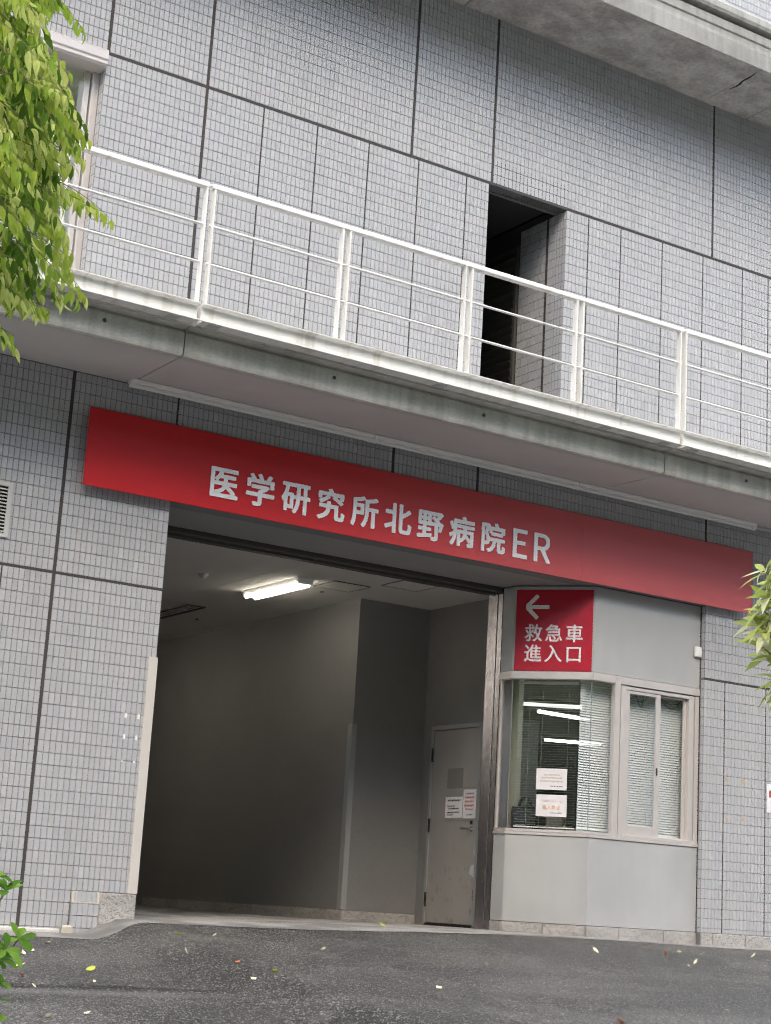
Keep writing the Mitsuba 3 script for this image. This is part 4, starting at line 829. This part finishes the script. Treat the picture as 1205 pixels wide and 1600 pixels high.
# the tree whose crown hangs in from the left
r = np.random.default_rng(77)
TR = thing('broadleaf_tree', 'broadleaf tree with drooping bright green leaves at the upper left', 'tree')
H = np.array([.8368, -.5475, 0.]); F = np.array([.5475, .8368, 0.])       # across the view, away from it
T0 = np.array([-3.5702, -8.0696, 3.2491])                 # a point of the crown's outer edge
edge_v = np.array([-0.136, 0.0, 0.09, 0.169, 0.226, 0.294, 0.362, 0.452, 0.531, 0.61, 0.678, 0.746, 0.814, 0.904, 0.972, 1.006, 1.062, 1.13, 1.198, 1.238])
edge_u = np.array([0.226, 0.221, 0.203, 0.158, 0.249, 0.294, 0.301, 0.316, 0.328, 0.294, 0.271, 0.249, 0.282, 0.316, 0.313, 0.224, 0.197, 0.191, 0.162, 0.041])
leaves, twigs = [], []
for k in range(350):
    v1 = r.uniform(-.22, 1.10); e = np.interp(v1, edge_v, edge_u) - .012
    u1 = e - abs(r.normal(0, .10)) if k < 185 else e - r.uniform(.12, .55)
    dep = r.normal(0, .28) if k < 185 else r.uniform(-.2, .7)
    ln = r.uniform(.22, .42)
    P1 = T0 + H * (u1 + .04 * (v1 - .3)) - EZ * v1 + F * dep
    P0 = P1 - H * ln * r.uniform(.35, .95) + EZ * ln * r.uniform(.15, .95) + F * r.normal(0, .12)
    mid = (P0 + P1) / 2 + EZ * ln * .10
    tt = np.linspace(0, 1, 9)[:, None]
    path = (1 - tt) ** 2 * P0 + 2 * tt * (1 - tt) * mid + tt ** 2 * P1
    twigs.append(tube(path, np.linspace(.0024, .0009, 9), 5))
    nl = int(ln / .022)
    tint = r.integers(0, 4)
    for j in range(nl):
        q = .12 + .88 * (j + .5) / nl
        P = (1 - q) ** 2 * P0 + 2 * q * (1 - q) * mid + q * q * P1; tg = P1 - P0; tg = tg / np.linalg.norm(tg)
        side = np.cross(tg, EZ); side /= np.linalg.norm(side); s = 1 if j % 2 else -1
        d = tg * r.uniform(.2, .6) + side * s * r.uniform(.2, .65) - EZ * r.uniform(.55, 1.5) + r.normal(0, .12, 3)
        up = EZ * .5 - F * r.uniform(.1, .9) + side * r.normal(0, .5) + r.normal(0, .2, 3)
        L = r.uniform(.042, .076) * (1.0 if q < .9 else .8)
        v, f = leaf_mesh(L, L * r.uniform(.29, .39), r.uniform(.1, .95), r.uniform(.0, .8), r)
        leaves.append((orient(v, P + d / np.linalg.norm(d) * .008, d, up), f, int(tint if r.random() < .6 else r.integers(0, 4))))
plant_leaves(TR, leaves, ['leaf_0', 'leaf_1', 'leaf_2', 'leaf_3'], 300, r)
stuff(add('twig', twigs, 'shoot', TR, True))
b0 = T0 - H * .34 + F * .25
gz = float(ground_z(b0[0] - 1.2, b0[1]))
trunk = [np.array([b0[0] - 1.25, b0[1] + .4, gz - .2]), np.array([b0[0] - 1.2, b0[1] + .4, 1.2]), np.array([b0[0] - 1.05, b0[1] + .35, 2.6]), np.array([b0[0] - .95, b0[1] + .35, 4.2])]
add('trunk', tube(trunk, [.13, .11, .085, .05], 12), 'bark', TR, True)
for (dz, rr) in ((.35, .018), (-.15, .015), (-.55, .014), (-.95, .012)):
    e = b0 + EZ * dz + H * .12
    s = np.array([b0[0] - 1.05, b0[1] + .35, e[2] - .35])
    tt = np.linspace(0, 1, 8)[:, None]; mid = (s + e) / 2 + EZ * .25
    add('branch', tube((1 - tt) ** 2 * s + 2 * tt * (1 - tt) * mid + tt ** 2 * e, np.linspace(rr * 1.5, rr * .5, 8), 8), 'bark', TR, True)

# shrub of narrow whorled leaves at the right edge
r = np.random.default_rng(9)
RS = thing('tall_shrub', 'tall shrub with whorls of narrow pale green leaves at the right edge', 'shrub')
S0 = np.array([-1.4935, -9.7763, 1.1234])
leaves, stems = [], []
root = S0 + H * .55 + F * .3; root[2] = float(ground_z(root[0], root[1])) - .05
spots = [(-.03, .13), (-.04, -.06), (-.062, .0), (-.01, .06), (-.035, .17), (.02, .145), (.01, .09), (-.005, .115), (-.052, .045), (-.03, .01), (.015, .03), (-.045, -.03), (.0, -.045), (.03, -.02), (-.018, -.085), (.02, -.10), (.012, -.16), (.035, -.135), (.07, .10), (.08, .0), (.075, -.08), (.12, .05), (.13, -.05), (.10, .16), (.045, .20), (-.02, -.13), (.0, -.19), (.03, -.22), (-.035, .075), (-.005, -.01), (.01, .155)]
for (a, z) in spots:
    P = S0 + H * a + EZ * z + F * r.normal(0, .06)
    ax_ = -H * .35 + EZ * r.uniform(.1, .9) - F * r.uniform(.0, .6) + r.normal(0, .25, 3); ax_ /= np.linalg.norm(ax_)
    u = np.cross(ax_, [.2, .9, .3]); u /= np.linalg.norm(u); w = np.cross(ax_, u); ph = r.uniform(0, 6.28)
    for j in range(r.integers(6, 9)):
        t = ph + j * 2.4; d = ax_ * r.uniform(.05, .7) + (u * math.cos(t) + w * math.sin(t)) * r.uniform(.6, 1.0) - EZ * .12
        L = r.uniform(.070, .105)
        v, f = leaf_mesh(L, L * r.uniform(.20, .28), r.uniform(.1, .6), r.uniform(.0, .45), r)
        leaves.append((orient(v, P + ax_ * r.normal(0, .006), d, ax_ + r.normal(0, .15, 3)), f, int(r.integers(0, 3))))
    s = S0 + H * .30 + EZ * (z - .22) + F * .1
    tt = np.linspace(0, 1, 6)[:, None]; mid = (s + P) / 2 + EZ * -.03
    stems.append(tube((1 - tt) ** 2 * s + 2 * tt * (1 - tt) * mid + tt ** 2 * P, np.linspace(.005, .002, 6), 5))
plant_leaves(RS, leaves, ['whorl_0', 'whorl_1', 'whorl_2'], 300, r)
stuff(add('twig', stems, 'shoot', RS, True))
add('stem', tube([root, root * .5 + (S0 + H * .34) * .5 + H * .05, S0 + H * .30 + F * .1 + EZ * .05], [.03, .022, .01], 8), 'bark', RS, True)

# low evergreen shrub at the bottom left
r = np.random.default_rng(31)
LS = thing('low_shrub', 'low evergreen shrub with glossy leaf tufts at the bottom left corner', 'shrub')
S1 = np.array([-3.7556, -9.5089, 0.0697])
leaves, stems = [], []
root = S1 - H * .25; root[2] = float(ground_z(root[0], root[1])) - .05
for (a, z, nl, sc) in ((-.014, .128, 6, 1.1), (-.03, .16, 4, 1.0), (.004, -.005, 6, 1.1), (.022, .020, 5, 1.0), (-.01, -.03, 5, 1.0), (-.018, -.085, 6, .9), (-.005, -.118, 4, .8), (-.02, -.17, 7, 1.0), (.0, -.195, 7, .9), (-.10, .10, 8, 1), (-.12, -.02, 8, 1), (-.10, -.12, 8, 1), (-.18, .05, 8, 1), (-.18, -.08, 8, 1)):
    P = S1 + H * a + EZ * z + F * r.normal(0, .02)
    ax_ = H * r.uniform(.1, .7) + EZ * r.uniform(.4, 1.0) - F * r.uniform(.0, .5); ax_ /= np.linalg.norm(ax_)
    u = np.cross(ax_, [.2, .9, .3]); u /= np.linalg.norm(u); w = np.cross(ax_, u); ph = r.uniform(0, 6.28)
    for j in range(nl):
        t = ph + j * 2.4; d = ax_ * r.uniform(.15, .8) + (u * math.cos(t) + w * math.sin(t)) * r.uniform(.6, 1.0)
        L = r.uniform(.038, .056) * sc
        v, f = leaf_mesh(L, L * r.uniform(.40, .50), r.uniform(.1, .5), r.uniform(.0, .5), r, True)
        leaves.append((orient(v, P, d, ax_ + r.normal(0, .2, 3)), f, int(r.integers(0, 2))))
    s = S1 - H * .22 + EZ * (z - .25)
    stems.append(tube([s, (s + P) / 2 + H * .03 - EZ * .02, P], [.005, .0035, .002], 5))
plant_leaves(LS, leaves, ['bush_0', 'bush_1'], 300, r)
stuff(add('twig', stems, 'shoot', LS, True))
add('stem', tube([root, S1 - H * .24 - EZ * .3, S1 - H * .22], [.016, .012, .007], 8), 'bark', LS, True)

# ------------------------------------------------------------------ unseen blocks and trees behind the camera, added for shade and reflections
r = np.random.default_rng(4)
for j, (x0, x1, h, lb) in enumerate(((-120, -20, 24, 'long added office block across the street on the left'), (-18, 14, 29, 'tall added office block across the street'), (16, 60, 22, 'long added office block across the street on the right'))):
    k = thing('added_office_block', lb, 'building')
    add('wall', bx(x0, x1, -52, -38, -2, h), 'added_block', k)  # added block out of view, dark so that it cuts the low sky
    ws = []
    for fl_ in range(int(h / 3.4)):
        ws.append(bx(x0 + 1, x1 - 1, -38.0, -37.97, .6 + fl_ * 3.4, 2.5 + fl_ * 3.4))
    add('window_band', ws, 'black', k); stuff(f'{k}__window_band')
for j, (x, y, h, cr) in enumerate(((-17, -24, 13, 4.6), (-9.5, -25, 12, 4.2), (-1.5, -24.5, 13.5, 4.7), (6.5, -25, 12.5, 4.4), (14.5, -24, 13, 4.6), (23, -25, 12.5, 4.4), (-22, -13.0, 10, 4.2), (-28, -16, 12, 5.0), (-38, -19, 13, 5.2), (32, -25, 13, 4.6))):
    k = thing('unseen_street_tree', ['first', 'second', 'third', 'fourth', 'fifth', 'sixth', 'nearest outer', 'middle outer', 'farthest outer', 'seventh'][j] + ' unseen street tree in the row across the road', 'tree', None)
    add('trunk', tube([(x, y, -1.6), (x + .1, y, 1.5), (x, y + .1, 4), (x, y, h - 3)], [.2, .16, .13, .06], 10), 'bark', k, True)  # unseen tree, tall enough to block low sky and darken the glass
    n = 4200
    c = r.normal(0, 1, (n, 3)); c /= np.linalg.norm(c, axis=1, keepdims=True); c *= (r.random((n, 1)) ** .45) * np.array([cr, cr, cr * .85])
    c = c * (.75 + .5 * meshkit.noise(c * .8 + j * 9, j)[:, None]) + [x, y, h - cr]
    d1 = r.normal(0, 1, (n, 3)); d1 /= np.linalg.norm(d1, axis=1, keepdims=True); d2 = np.cross(d1, r.normal(0, 1, (n, 3))); d2 /= np.linalg.norm(d2, axis=1, keepdims=True)
    v = np.stack([c - d1 * .22, c + d2 * .11, c + d1 * .22, c - d2 * .11], 1).reshape(-1, 3); a = np.arange(n) * 4
    add('crown', trimesh.Trimesh(v, np.vstack([np.c_[a, a + 1, a + 2], np.c_[a, a + 2, a + 3]]), process=False), 'bush_1', k); stuff(f'{k}__crown')
